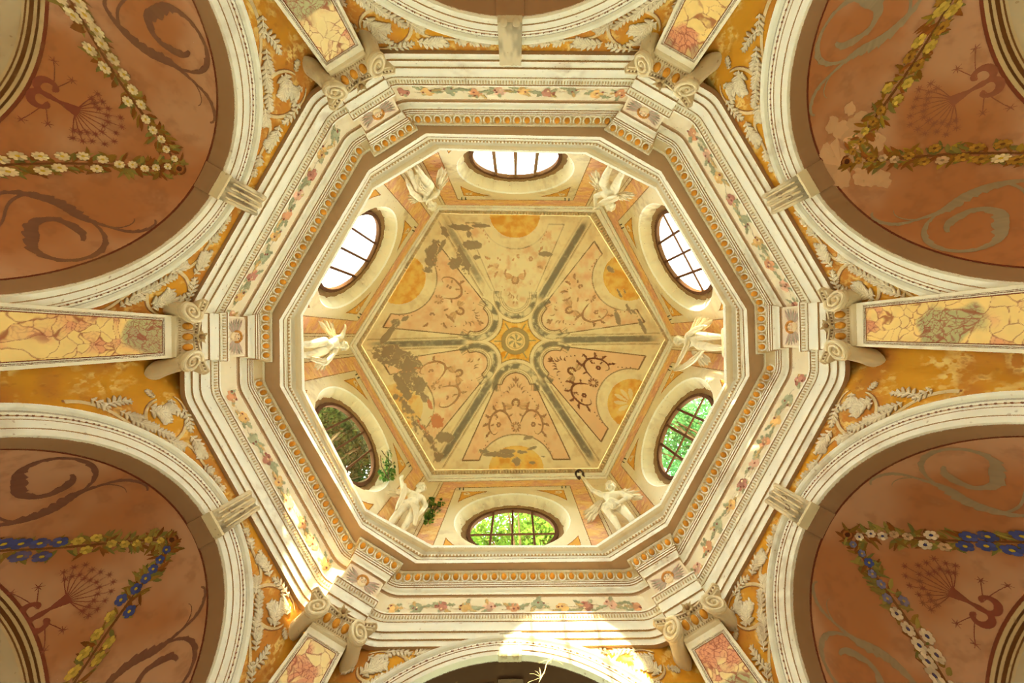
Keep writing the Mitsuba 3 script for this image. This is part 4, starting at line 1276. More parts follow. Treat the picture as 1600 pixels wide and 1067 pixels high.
for k in (0, 1, 2, 4, 5):
    t0, zc, Ri, W = ARCH[k]
    key = f'ceiling_{SIDE_NAME[k]}'
    rng = np.random.default_rng(100 + k)
    fn = lambda p, o, k=k: apse_xyz(k, np.asarray(p)[:, 0], np.asarray(p)[:, 1], np.asarray(o, float))
    bc = BROWNS[k]
    # red line where the dome meets the soffit
    m = MB()
    U = np.linspace(-2.7, 2.7, 90) * Ri / 2
    m.grid(np.stack([fn(np.stack([U, U * 0 + .0], 1), .004), fn(np.stack([U, U * 0 + .028], 1), .004)]), S(112, 54, 34))
    m.out(key + '__red_line')
    if k == 0:
        ribbon(MB(), fn, [(-.02, .26), (.02, .30)], [.05, .05], S(90, 50, 30)).out(key + '__rosette')
        continue
    # border of the niche at the back
    x = np.linspace(-1.5, 1.5, 61)
    zc0 = 4.51 - zc

    def curve(dl, o, k=k, Ri=Ri, zc=zc, t0=t0):
        z = (4.51 - dl) - .29 * x ** 2
        s = np.sqrt(np.maximum((Ri - o) ** 2 - x ** 2 - (z - zc) ** 2, .01))
        return wp(k, t0 + x, z, -(VAULT_D + s))
    def band(dl0, dl1, col, o, nm):
        m = MB()
        rows = [curve(d, o) for d in np.linspace(dl0, dl1, max(2, int((dl1 - dl0) / .06) + 1))]
        m.grid(np.stack(rows), col).out(key + nm)
    band(-.012, .014, S(128, 66, 46), .005, '__niche_border')
    band(.014, .20, S(206, 180, 136), .006, '__niche_border')
    for a, b, c in ((.045, .062, S(96, 62, 36)), (.084, .112, S(104, 64, 34)), (.128, .140, S(120, 80, 46))):
        if c is not None:
            band(a, b, c, .010, '__niche_line')
    band(.16, 1.25, S(196, 176, 142), .012, '__niche_panel')
    # hook
    m = MB()
    for r, c, o in ((.085, S(120, 66, 34), .006), (.06, S(168, 104, 56), .010), (.035, S(84, 44, 26), .014)):
        m.poly(sg.Point(0, .29).buffer(r, 6), lambda v, o=o: fn(v, o), c)
    m.out(key + '__painted_rosette')
    # garlands
    for arm, s in enumerate((1, -1)):
        # arm 0 runs to the side of growing t (clockwise) on the left chapels and to the other on the right
        if k in (5, 1):
            side = 1 if (k == 5) == (arm == 0) else -1
        else:
            side = 1 if (k == 4) == (arm == 0) else -1
        pts = np.array([(0, .30), (.20, .60), (.38, .86), (.62, 1.16), (.92, 1.38), (1.22, 1.48), (1.55, 1.50)]) * [side, 1]
        from scipy.interpolate import CubicSpline
        cs = CubicSpline(np.linspace(0, 1, len(pts)), pts)
        fo = MB()
        ribbon(fo, fn, pts, [.02, .035, .03, .03], S(126, 78, 40), base=.006, n=60)
        for q in range(150):
            u = rng.uniform(0.0, 1)
            c = cs(u); d = cs(u, 1); d /= np.hypot(*d); nn = np.array([-d[1], d[0]])
            sd = rng.choice([-1, 1])
            a = c + nn * sd * rng.uniform(0, .06)
            dirn = d * rng.uniform(.1, 1.0) * rng.choice([-1, 1], p=[.75, .25]) + nn * sd * rng.uniform(.3, 1)
            dirn /= np.hypot(*dirn)
            b = a + dirn * rng.uniform(.09, .19)
            pal = [S(140, 82, 34), S(150, 112, 46), S(128, 122, 64), S(160, 140, 70)] if k != 1 else [S(150, 104, 36), S(172, 140, 50), S(156, 92, 40), S(134, 122, 64)]
            cc = jit(pal[rng.integers(4)], .12, rng)
            Lf, M_, R = leaf_strip(a, b, rng.uniform(.014, .026), rng.uniform(-.1, .1), 1, 0, n=6)
            fo.grid(np.stack([fn(Lf, .007 + .00004 * q), fn(R, .007 + .00004 * q)]), np.vstack([np.tile(cc, (6, 1)), np.tile(cc * .85, (6, 1))]))
        fo.out(key + '__garland_foliage', kind='stuff')
        kinds = GARL[k][arm]
        for q, kd in enumerate(kinds):
            for rep in ((0, 1) if q > 4 and q % 3 else (0,)):
                if kd == 'f' and rep:
                    continue
                u = (q + .8 + .45 * rep) / (len(kinds) + .6)
                d = cs(u, 1); d /= np.hypot(*d); nn = np.array([-d[1], d[0]])
                c = cs(u) + nn * (rng.uniform(-.03, .03) + (.085 * (1 if rep else -1) if q > 4 else 0))
                pc, cc, pn = KIND[kd]
                r = (.055 + .036 * u) * (1.0 if kd in 'bc' else .85)
                flower(fn, c, r, pn, pc, cc, rng, .014 + .0003 * q).out(key + '__garland_flower')
    # leafy scrolls on both sides
    sc = MB()
    for s in (1, -1):
        fade = .75 if (k in (1, 2)) else 1.0
        A = np.array([s, 1.0])
        ribbon(sc, fn, np.array([(1.56, 1.12), (1.38, 1.16), (1.25, 1.02), (1.22, .82), (1.25, .63), (1.20, .38), (1.10, .15), (.97, .06), (.85, .05), (.80, .10)]) * A, [.015, .05, .11, .12, .11, .05, .03, .05, .05, .02], bc, base=.005, n=90, rough=.35, seed=k)
        ribbon(sc, fn, np.array([(1.24, .62), (1.28, .40), (1.45, .16), (1.70, .08), (1.93, .20), (1.95, .42), (1.80, .60), (1.60, .76), (1.45, .73), (1.42, .58), (1.46, .42), (1.54, .34)]) * A, [.03, .03, .05, .07, .05, .06, .08, .11, .09, .07, .09, .03], bc, base=.0055, n=90, rough=.35, seed=k + 9)
        ribbon(sc, fn, np.array([(1.21, .42), (1.08, .26), (.98, .25), (.92, .29)]) * A, [.02, .02, .012, .006], bc, base=.005, n=24)
        ribbon(sc, fn, np.array([(1.3, 1.1), (1.6, 1.0), (1.8, .85), (2.0, .75)]) * A, [.03, .02, .02, .01], bc, base=.005, n=24)
        ribbon(sc, fn, np.array([(2.0, .95), (2.2, .62), (2.35, .4), (2.5, .5), (2.45, .7), (2.3, .72)]) * A, [.03, .03, .04, .04, .05, .03], bc, base=.005, n=40, rough=.2)
    sc.out(key + '__painted_scroll')
    # spindly bouquet on the axis
    bq = MB()
    rc = S(146, 78, 62) if k != 1 else S(160, 98, 76)
    ribbon(bq, fn, [(0, 1.80), (0, 1.72), (0, 1.62), (0, 1.54), (0, 1.44)], [.03, .07, .035, .09, .14], rc, base=.005, n=20)
    for s in (1, -1):
        ribbon(bq, fn, [(s * .0, 1.76), (s * .10, 1.82), (s * .17, 1.74), (s * .12, 1.67), (s * .08, 1.70)], [.05, .07, .07, .05, .03], rc, base=.0055, n=20)
    for q in range(11):
        a = (q - 5) * .21
        L = .42 - .022 * abs(q - 5) + rng.uniform(-.05, .04)
        if q in (0, 10):
            L = .30
        p0 = np.array([.05 * a, 1.46]); p1 = p0 + L * np.array([math.sin(a * 1.15), -math.cos(a * 1.15)])
        mid = (p0 + p1) / 2 + np.array([.03 * a, 0])
        ribbon(bq, fn, [p0, mid, p1], [.010, .008, .006], rc, base=.005, n=12)
        for pp in (p1, (p0 + 2 * p1) / 3):
            for w in range(4):
                t = w * np.pi / 4 + a
                dd = .045 * np.array([math.cos(t), math.sin(t)])
                ribbon(bq, fn, [pp - dd, pp, pp + dd], [.003, .012, .003], rc, base=.0055, n=4)
    for s in (1, -1):
        for q in range(2):
            p0 = np.array([s * .10, 1.70]); p1 = p0 + np.array([s * (.22 + .1 * q), -.12 + .16 * q])
            ribbon(bq, fn, [p0, p1], [.010, .006], rc, base=.005, n=6)
            for w in range(3):
                t = w * np.pi / 3; dd = .05 * np.array([math.cos(t), math.sin(t)])
                ribbon(bq, fn, [p1 - dd, p1, p1 + dd], [.003, .012, .003], rc, base=.0055, n=4)
    bq.out(key + '__painted_bouquet')
    # losses of paint on the upper right half dome
    if k == 1:
        ls = MB()
        for cx, cy, r in ((-.30, .55, .16), (-.18, .50, .13), (.02, .42, .14), (-.06, .66, .12), (-.40, .40, .10), (-.15, .16, .16), (-.05, .08, .13), (.16, .10, .12), (.30, .36, .12), (.45, .48, .10), (-.62, .55, .06), (-.55, .30, .08)):
            th = np.linspace(0, 2 * np.pi, 40)[:-1]
            rr = r * (.6 + 1.0 * meshkit.fbm(np.stack([np.cos(th) * 2.2 + cx * 9, np.sin(th) * 2.2 + cy * 9, th * 0], 1), 3, seed=6))
            pg = sg.Polygon(np.stack([cx + rr * np.cos(th) * 1.2, cy + rr * np.sin(th)], 1)).buffer(0)
            ls.poly(pg, lambda v: fn(v, .0035), jit(S(214, 168, 128), .08, rng))
        ls.out(key + '__paint_loss')

# ---------------------------------------------------------------- arabesques and winged heads on the webs of the vault
PANC = S(226, 182, 138)
for k in range(6):
    rng = np.random.default_rng(400 + k)
    fd = [.72, .45, .0, .35, .5, .45][k]
    fn = lambda p, o, k=k: web_xyz(k, np.asarray(p)[:, 0] / 1.27, 1 - np.asarray(p)[:, 1] / 2.0, np.asarray(o, float))
    tone = lambda c, f=fd: np.asarray(c) * (1 - f) + PANC * f
    br, lt = tone(S(122, 78, 56)), tone(S(160, 112, 80))
    lost = [.55, .35, .0, .0, .4, .35][k]
    m = MB()

    def lf(a, b, w, bow=0.0, lobes=3, c=None):
        if rng.random() < lost:
            return
        Lf, M_, R = leaf_strip(a, b, w, bow, lobes, .45)
        c = br if c is None else c
        m.grid(np.stack([fn(Lf, .004), fn(M_, .005), fn(R, .004)]), np.vstack([np.tile(c, (len(M_), 1)), np.tile(c * .8 + lt * .2, (len(M_), 1)), np.tile(c * .9, (len(M_), 1))]))

    def rb(pts, ws, c=None):
        if rng.random() < lost:
            return
        ribbon(m, fn, pts, ws, br if c is None else c, base=.004, n=30, rough=.25, seed=k)
    # palmette under the arch of the panel
    lf((0, .74), (0, .61), .030, 0, 3)
    for sx in (1, -1):
        lf((sx * .015, .70), (sx * .055, .635), .020, 0, 1)
        for q, (a, b) in enumerate((((.045, .80), (.055, .71)), ((.075, .82), (.105, .735)), ((.10, .85), (.155, .78)), ((.11, .90), (.185, .86)))):
            lf((sx * a[0], a[1]), (sx * b[0], b[1]), .013, sx * -.25, 1)
        # dotted beads
        for q in range(9):
            u = q / 8
            c = np.array([sx * (.20 + .16 * math.sin(u * 2.2)), .88 + .42 * u])
            if rng.random() > lost + .1:
                m.poly(sg.Point(*c).buffer(.011, 3), lambda v: fn(v, .004), br)
        # scroll that leaves the globe and curls round a flower
        rb([(sx * .07, 1.37), (sx * .13, 1.25), (sx * .23, 1.17), (sx * .35, 1.20), (sx * .43, 1.32), (sx * .43, 1.46), (sx * .36, 1.53), (sx * .30, 1.49)], [.010, .026, .036, .034, .036, .028, .016, .006])
        lf((sx * .16, 1.22), (sx * .15, 1.08), .030, sx * .2, 3); lf((sx * .21, 1.18), (sx * .24, 1.03), .030, sx * -.2, 3); lf((sx * .31, 1.18), (sx * .38, 1.07), .028, sx * .15, 3); lf((sx * .40, 1.26), (sx * .51, 1.22), .030, sx * .2, 3)
        lf((sx * .44, 1.38), (sx * .55, 1.42), .028, sx * -.15, 3); lf((sx * .42, 1.48), (sx * .50, 1.58), .026, 0, 2); lf((sx * .13, 1.27), (sx * .05, 1.22), .020, 0, 2); lf((sx * .34, 1.22), (sx * .30, 1.29), .020, 0, 2); lf((sx * .42, 1.40), (sx * .36, 1.38), .018, 0, 2)
        for q in range(6):
            a = q * math.pi / 3
            if rng.random() > lost:
                m.poly(sg.Point(sx * .285 + .026 * math.cos(a), 1.385 + .026 * math.sin(a)).buffer(.017, 3), lambda v: fn(v, .005), br)
        for q in range(4):
            m.poly(sg.Point(sx * (.46 + .03 * q), 1.63 + .05 * q).buffer(.012, 3), lambda v: fn(v, .004), tone(br, .3))
    # globe of leaves
    for q in range(10):
        a = q * .63 + .2; c = np.array([.03 * math.cos(a), 1.42 + .03 * math.sin(a)])
        lf(c, (.085 * math.cos(a), 1.42 + .085 * math.sin(a)), .020, .2, 2, br if q % 2 else lt)
    m.out('ceiling__painted_arabesque')
    # winged child's head
    h = MB()
    sk, hr = tone(S(232, 200, 154), fd * .6), tone(S(128, 84, 54), fd * .8)
    h.poly(sg.Point(0, 1.05).buffer(.055, 6), lambda v: fn(v, .006), sk)
    for q in range(11):
        a = 2.4 + q * .5 - .1
        if math.sin(a) > .75:
            continue
        h.poly(sg.Point(.056 * math.cos(a), 1.05 + .058 * math.sin(a)).buffer(.021, 3), lambda v: fn(v, .008), hr)
    for sx in (1, -1):
        h.poly(sg.Point(sx * .020, 1.045).buffer(.008, 3), lambda v: fn(v, .009), hr)
        for q in range(4):
            a = -.5 + .28 * q
            Lf, M_, R = leaf_strip((sx * .05, 1.09), (sx * (.05 + .13 * math.cos(a)), 1.09 - .13 * math.sin(a)), .018, sx * .1, 1, 0, n=6)
            h.grid(np.stack([fn(Lf, .005), fn(R, .005)]), tone([S(176, 140, 104), S(206, 170, 126)][q % 2]))
    h.poly(sg.Point(0, 1.078).buffer(.010, 3), lambda v: fn(v, .009), tone(S(176, 104, 78)))
    h.out('ceiling__painted_head')
# ================================================================ putti on the ledge
import manifold3d as m3
MARB = S(216, 204, 172)
STAT_D = S(214, 196, 160)


def frame_of(j):
    n, t = nt(CORN_ANG[j])
    lip = (LP[2 * j + 1] + LP[(2 * j + 2) % 12]) / 2
    return n, t, float(n @ lip)


def clear(v):
    """Keeps a statue's points in front of the drum walls."""
    v = np.array(v, float)
    for k in range(6):
        n, tt, A, _, _ = dframe(k)
        d = v[:, :2] @ n - (A - .03)
        v[:, :2] -= np.maximum(d, 0)[:, None] * n
    return v


def sph(c, r, seg=20):
    return m3.Manifold.sphere(r, seg).translate([float(x) for x in c])


def bone(a, b, ra, rb):
    return m3.Manifold.batch_hull([sph(a, ra), sph(b, rb)])


def finish(man, edge, it=10):
    man = man.refine_to_length(edge)
    tm = trimesh.Trimesh(man.to_mesh().vert_properties[:, :3], man.to_mesh().tri_verts, process=True)
    trimesh.smoothing.filter_taubin(tm, lamb=.5, nu=.52, iterations=it)
    return tm


def hand_man(w, d, side, s=1.0, spread=0.0, curl=.35):
    """Palm and five fingers: from wrist w along d, side = direction of the thumb."""
    d = d / np.linalg.norm(d); side = side - d * (side @ d); side /= np.linalg.norm(side)
    pal = np.cross(d, side)
    parts = [m3.Manifold.batch_hull([sph(w, .026 * s, 12), sph(w + d * .055 * s + side * .028 * s, .020 * s, 12), sph(w + d * .055 * s - side * .028 * s, .020 * s, 12)])]
    for q, L in zip((-1.5, -.5, .5, 1.5), (.045, .056, .060, .052)):
        b = w + (d * .062 + side * .019 * q) * s
        dd = d + side * spread * q
        k1 = b + dd * L * .6 * s + pal * curl * L * .3 * s
        k2 = k1 + dd * L * .5 * s + pal * curl * L * .7 * s
        parts += [bone(b, k1, .0115 * s, .0105 * s), bone(k1, k2, .0105 * s, .0085 * s)]
    b = w + (d * .02 + side * .024) * s
    k1 = b + (d * .022 + side * .032) * s; k2 = k1 + (d * .030 + side * .006 + pal * .012) * s
    parts += [bone(b, k1, .014 * s, .012 * s), bone(k1, k2, .012 * s, .009 * s)]
    return parts


def putto(j, label, J, face, wings, drapes, legdrop=True, hair=S(206, 186, 146)):
    n, t, lip = frame_of(j)
    n3 = np.r_[n, 0]; t3 = np.r_[t, 0]; up = np.array([0, 0, 1.0])

    def W(q):
        px, py, dr = q
        r = ray(px, py)
        return r * ((lip + dr) / (r[:2] @ n))
    P = {a: W(q) for a, q in J.items()}
    key = thing('putto_statue', label, 'statue', None)
    B = []
    hip = (P['hipA'] + P['hipB']) / 2; sh = (P['shA'] + P['shB']) / 2
    chest = sh * .72 + hip * .28; waist = sh * .38 + hip * .62; belly = sh * .22 + hip * .78
    fwd = -n3 * .94 - up * .34
    lat = P['shB'] - P['shA']; lat /= np.linalg.norm(lat)
    B.append(m3.Manifold.batch_hull([sph(P['shA'] * .80 + sh * .20, .085), sph(P['shB'] * .80 + sh * .20, .085), sph(chest + fwd * .045, .125), sph(waist, .125)]))
    B.append(m3.Manifold.batch_hull([sph(waist, .125), sph(belly + fwd * .055, .128), sph(P['hipA'], .115), sph(P['hipB'], .115)]))
    for s in ('A', 'B'):
        B.append(sph(P['hip' + s] - fwd * .05, .12))
        B += [bone(P['sh' + s], P['el' + s], .080, .062), bone(P['el' + s], P['ha' + s], .064, .042)]
        d = P['ha' + s] - P['el' + s]; d /= np.linalg.norm(d)
        B += hand_man(P['ha' + s], d, (up if abs(d[2]) < .7 else -n3) + .2 * lat, 1.25, .12, .55)
        kn = P['kn' + s]; hp = P['hip' + s]
        B += [bone(hp, kn, .126, .086), bone(hp * .6 + kn * .4 + fwd * .02, kn, .10, .075)]
        if 'an' + s in P:
            an = P['an' + s]
        else:
            d = kn - hp; d /= np.linalg.norm(d)
            an = kn + (d * .35 + (-up) * .75) * .36 + n3 * .08
            an[2] = max(an[2], Z_L + .30)
        mid = kn * .62 + an * .38 + n3 * .015
        B += [bone(kn, mid, .082, .078), bone(mid, an, .078, .046)]
        B += [m3.Manifold.batch_hull([sph(an, .042), sph(an + n3 * .03 - up * .05, .036), sph(an - n3 * .12 - up * .06, .028)])]
        P['foot' + s] = an - up * .09
    hd, nk = P['head'], sh + (P['head'] - sh) * .30
    hu = P['head'] - sh; hu /= np.linalg.norm(hu)
    B.append(bone(nk - hu * .05, hd - hu * .03, .062, .066))
    f = np.asarray(face[0] * t3 - face[1] * n3 + face[2] * up); f -= hu * (f @ hu) * .6; f /= np.linalg.norm(f)
    sd = np.cross(hu, f); sd /= np.linalg.norm(sd)
    B.append(m3.Manifold.batch_hull([sph(hd + hu * .035 - f * .02, .122), sph(hd - hu * .03 + f * .02, .098), sph(hd - hu * .085 + f * .055, .045)]))
    for s in (-1, 1):
        B.append(sph(hd + sd * s * .055 - hu * .04 + f * .070, .046))
        B.append(sph(hd + sd * s * .118 - f * .01 - hu * .01, .026))
    B.append(m3.Manifold.batch_hull([sph(hd + f * .112 + hu * .016, .014), sph(hd + f * .140 - hu * .028, .020)]))
    B.append(sph(hd + f * .085 - hu * .098, .030))
    B.append(m3.Manifold.batch_hull([sph(hd + f * .106 - hu * .064 + sd * .02, .013), sph(hd + f * .106 - hu * .064 - sd * .02, .013)]))
    B.append(m3.Manifold.batch_hull([sph(hd + f * .104 + hu * .044 + sd * .06, .014), sph(hd + f * .104 + hu * .044 - sd * .06, .014)]))
    man = m3.Manifold.batch_boolean(B, m3.OpType.Add)
    for s in (-1, 1):
        man = man - sph(hd + sd * s * .043 + f * .128 + hu * .016, .024)
    tm = finish(man, .017, 6)
    nz = meshkit.fbm(np.array(tm.vertices) * 9, 3, seed=j)
    tm.vertices = clear(tm.vertices)
    MB().add(tm.vertices, tm.faces, MARB * (1 - .16 * sst(.5, .72, nz)[:, None])).out(key + '__body', bsdf='stone', smooth=True)
    h = MB()
    rr = np.random.default_rng(300 + j)
    for q in range(46):
        a, b = rr.uniform(0, 2 * np.pi), rr.uniform(-.25, 1)
        d = hu * b + math.sqrt(max(0, 1 - b * b)) * (math.cos(a) * f + math.sin(a) * sd)
        if d @ f > .45 and d @ hu < .72:
            continue
        h.mesh(trimesh.creation.icosphere(subdivisions=1, radius=rr.uniform(.026, .038)).apply_translation(hd + hu * .035 - f * .02 + d * .118), jit(hair, .06, rr))
    h.out(key + '__hair', bsdf='stone', smooth=True)
    # base under the feet
    c = (P['footA'] + P['footB']) / 2; c[:2] = n * (lip + .42) + t * (c[:2] @ t)
    top = min(P['footA'][2], P['footB'][2]) + .02
    hb = m3.Manifold.batch_hull([sph([*(c[:2] + t * x + n * y), z], r, 12) for x in (-.28, .28) for y in (-.2, .12) for z, r in ((Z_L + .06, .07), (max(top - .06, Z_L + .08), .05))])
    tb = finish(hb, .09, 3)
    tb.vertices = clear(tb.vertices)
    MB().add(tb.vertices, tb.faces, STAT_D).out(key + '__base', bsdf='stone', smooth=True)
    for wg in wings:
        root = W(wg[0]); m = MB()
        tips = [W(q) for q in wg[1:]]
        nf = 11
        T = np.array(tips); u = np.linspace(0, len(T) - 1, nf)
        for layer, sc_ in ((0, 1.0), (1, .66), (2, .38)):
            for q in range(nf):
                tip = np.array([np.interp(u[q], range(len(T)), T[:, a]) for a in range(3)])
                v = (tip - root) * (1 + .07 * (q % 2) + .03 * math.sin(q * 2.3))
                b0 = root + v * .10; e0 = root + v * sc_
                d = e0 - b0; L = np.linalg.norm(d); d /= L
                wd = np.cross(d, fwd); wd /= np.linalg.norm(wd)
                nrm = np.cross(wd, d); nrm = nrm if nrm @ fwd > 0 else -nrm
                w = L * (.135 if layer == 0 else .17 if layer == 1 else .22)
                o = nrm * (.006 + .036 * layer + .016 * (q % 2))
                e = ellipsoid(np.array([d, wd, nrm]), [L / 2, w / 2, .016], 9, 8)
                m.grid((b0 + e0) / 2 + o + e, jit([S(224, 210, 178), S(196, 178, 142)][(q + layer) % 2], .06, rr), wrap=True)
        arm = [root, root + (tips[0] - root) * .35, root + (tips[0] - root) * .7]
        m.tube(arm, [.05, .045, .025], MARB, 8)
        m.v = [clear(v) for v in m.v]
        m.out(key + '__wing', bsdf='stone', smooth=True)
    for dp in drapes:
        pts = np.array([W(q) for q in dp[0]]); wd = dp[1]
        from scipy.interpolate import CubicSpline
        uu = np.linspace(0, 1, 26); c = CubicSpline(np.linspace(0, 1, len(pts)), pts)(uu)
        tg = np.gradient(c, axis=0); tg /= np.linalg.norm(tg, axis=1, keepdims=True)
        sdv = np.cross(tg, fwd); sdv /= np.linalg.norm(sdv, axis=1, keepdims=True)
        x = np.linspace(-1, 1, 15)
        wdt = np.interp(uu, np.linspace(0, 1, len(wd)), wd)
        fold = .022 * np.cos(x * 9.5)[None, :] * (.5 + .5 * np.sin(uu * 5 + j))[:, None] + .012 * np.cos(x * 17 + 2)[None, :]
        fr_ = c[:, None] + sdv[:, None] * (x[None, :, None] * wdt[:, None, None] / 2) + fwd * (fold[..., None] + .02)
        bk_ = fr_ - fwd * .035
        m = MB()
        ring = np.concatenate([fr_, bk_[:, ::-1]], 1)
        m.grid(ring, S(220, 206, 172), wrap=True)
        for e in (0, -1):
            m.grid(np.stack([fr_[e], bk_[e]]), S(220, 206, 172))
        m.out(key + '__drapery', bsdf='stone', smooth=True)
    return P


# surveyed joints: (px, py, metres outside the cornice lip)
PA = putto(2, 'white winged putto raising a small dark crown, right of the window at the bottom', dict(
    head=(954.5, 761, .10), shA=(943, 774, .20), shB=(972, 772, .22), elA=(926, 766, .10), haA=(909.8, 745.8, .02), elB=(983, 777, .22), haB=(967, 785, .12),
    hipA=(947.5, 793, .33), hipB=(968, 791, .33), knA=(961, 815, .30), knB=(984, 808, .30)), (-.25, 1, -.35),
    [((944, 783, .36), (938, 784, .42), (914, 799, .42), (911, 806, .42), (914, 815, .42), (924, 817, .42)), ((971, 774, .36), (978, 762, .42), (998, 766, .42), (1006, 777, .42), (1002, 782, .42), (985, 782, .42))],
    [([(954, 790, .18), (961, 792, .14), (968, 788, .16)], [.09, .14, .08])])
PB = putto(3, 'white putto with a raised arm and ivy at both sides, by the bottom window', dict(
    head=(657.4, 762, .10), shA=(640, 770, .20), shB=(659, 778, .20), elA=(630, 763, .12), haA=(627, 750, .06), elB=(665, 790, .22), haB=(657, 802, .14),
    hipA=(635, 788, .33), hipB=(648, 793, .33), knA=(618, 806, .30), knB=(637, 815, .30)), (.1, 1, -.25),
    [((637, 772, .36), (622, 764, .42), (607, 768, .42), (606, 773, .42), (612, 777, .42))],
    [([(632, 756, .05), (631, 770, .06), (625, 784, .08), (619, 797, .10)], [.08, .14, .13, .05]), ([(640, 786, .12), (648, 794, .10), (650, 806, .14), (647, 822, .18)], [.10, .14, .12, .08])])
PC = putto(4, 'white putto with sunlit raised hand in the corner at far left, seen sideways', dict(
    head=(536, 539, .10), shA=(524, 546.5, .20), shB=(525, 529, .20), elA=(515.5, 560, .12), haA=(510.5, 567, .08), elB=(534, 526, .12), haB=(538, 516, .08),
    hipA=(505.5, 547, .33), hipB=(506, 534, .33), knA=(487, 554, .26), knB=(484, 538, .26)), (.2, 1, -.2),
    [((522, 533, .36), (518, 520, .42), (496, 504, .42), (505, 500, .42), (516, 502, .42), (521, 508, .42)), ((512, 552, .36), (513, 566, .42), (504, 580, .42), (494, 578, .42), (490, 572, .42))],
    [([(511, 562, .10), (507, 565, .08), (495, 562, .12), (485, 560, .18)], [.07, .14, .14, .08])])
PD = putto(0, 'white putto holding a scarf, bent towards the vault, right of the window at the top', dict(
    head=(953, 320.5, .12), shA=(942, 303, .22), shB=(962, 309, .22), elA=(931, 306, .20), haA=(930, 319, .12), elB=(948, 316, .12), haB=(936, 320, .12),
    hipA=(944, 286, .33), hipB=(960, 295, .33), knA=(947, 273, .25), knB=(966, 281, .25)), (0, 1, -.4),
    [((938, 292, .36), (934, 296, .42), (922, 287, .42), (920, 272, .42), (928, 264, .42), (935, 267, .42)), ((964, 302, .36), (968, 312, .42), (982, 314, .42), (991, 309, .42), (994, 302, .42), (984, 299, .42))],
    [([(965, 306, .10), (952, 311, .08), (940, 316, .08), (931, 323, .10)], [.05, .14, .10, .05])])
PE = putto(5, 'white crouching putto with bent arms in the corner left of the window at the top', dict(
    head=(675.5, 321.5, .12), shA=(679, 306, .22), shB=(657, 311, .22), elA=(684, 300, .12), haA=(671, 311, .06), elB=(645, 302, .14), haB=(637, 287, .14),
    hipA=(671, 290, .33), hipB=(655, 293, .33), knA=(659, 275, .20), knB=(646, 277, .24)), (.1, 1, -.35),
    [((682, 297, .36), (688, 290, .42), (700, 283, .42), (701, 270, .42), (694, 260, .42), (686, 262, .42)), ((652, 307, .36), (650, 316, .42), (642, 318, .42), (636, 311, .42), (638, 302, .42))],
    [([(668, 300, .10), (662, 296, .08), (655, 286, .12), (650, 272, .18)], [.06, .12, .12, .08])])
PF = putto(1, 'white putto trailing a long scarf in the sunlit corner at far right', dict(
    head=(1060, 532, .10), shA=(1075, 524, .20), shB=(1074, 540, .20), elA=(1087, 514, .12), haA=(1097, 510, .10), elB=(1066, 554, .12), haB=(1056, 573, .10),
    hipA=(1094, 525, .33), hipB=(1093, 539, .33), knA=(1112, 526, .24), knB=(1113, 543, .24)), (-.1, 1, -.2),
    [((1080, 526, .36), (1082, 512, .42), (1086, 497, .42), (1097, 495, .42), (1112, 498, .42), (1114, 503, .42)), ((1084, 546, .36), (1086, 560, .42), (1098, 574, .42), (1108, 570, .42), (1112, 562, .42))],
    [([(1098, 547, .10), (1083, 562, .06), (1068, 573, .06), (1053, 579, .10)], [.06, .15, .12, .05]), ([(1076, 530, .10), (1070, 548, .06), (1060, 566, .06), (1053, 578, .08)], [.06, .08, .08, .05])])
for a, b in ():
    pass

# the crown in the raised hand
n, t, lip = frame_of(2)
hc = PA['haA'] + (PA['haA'] - PA['elA']) / np.linalg.norm(PA['haA'] - PA['elA']) * .13
r = ray(905, 740); c = r * ((n @ hc[:2]) / (r[:2] @ n))
n3, t3, up = np.r_[n, 0], np.r_[t, 0], np.array([0, 0, 1.0])
axu = up * .45 + n3 * .80; axu /= np.linalg.norm(axu)
ax1 = t3; ax2 = np.cross(axu, ax1)
a = np.linspace(0, 2 * np.pi, 41)[:-1]
cr = MB()
Rr = .125
ring = lambda rr, h: c + rr * (np.cos(a)[:, None] * ax1 + np.sin(a)[:, None] * ax2) + axu * h
spike = .05 + .085 * np.abs(np.cos(a * 4)) ** 2
rows = [ring(Rr, -.05), ring(Rr, .02), c + (Rr * 1.12) * (np.cos(a)[:, None] * ax1 + np.sin(a)[:, None] * ax2) + axu * spike[:, None],
        c + (Rr * 1.12 - .014) * (np.cos(a)[:, None] * ax1 + np.sin(a)[:, None] * ax2) + axu * spike[:, None], ring(Rr - .016, .02), ring(Rr - .016, -.05), ring(Rr, -.05)]
cr.grid(np.stack(rows), S(62, 44, 38), wrap=True)
cr.out('crown', bsdf='metal', smooth=True, label='small dark spiked crown held up by the putto right of the bottom window', cat='crown')


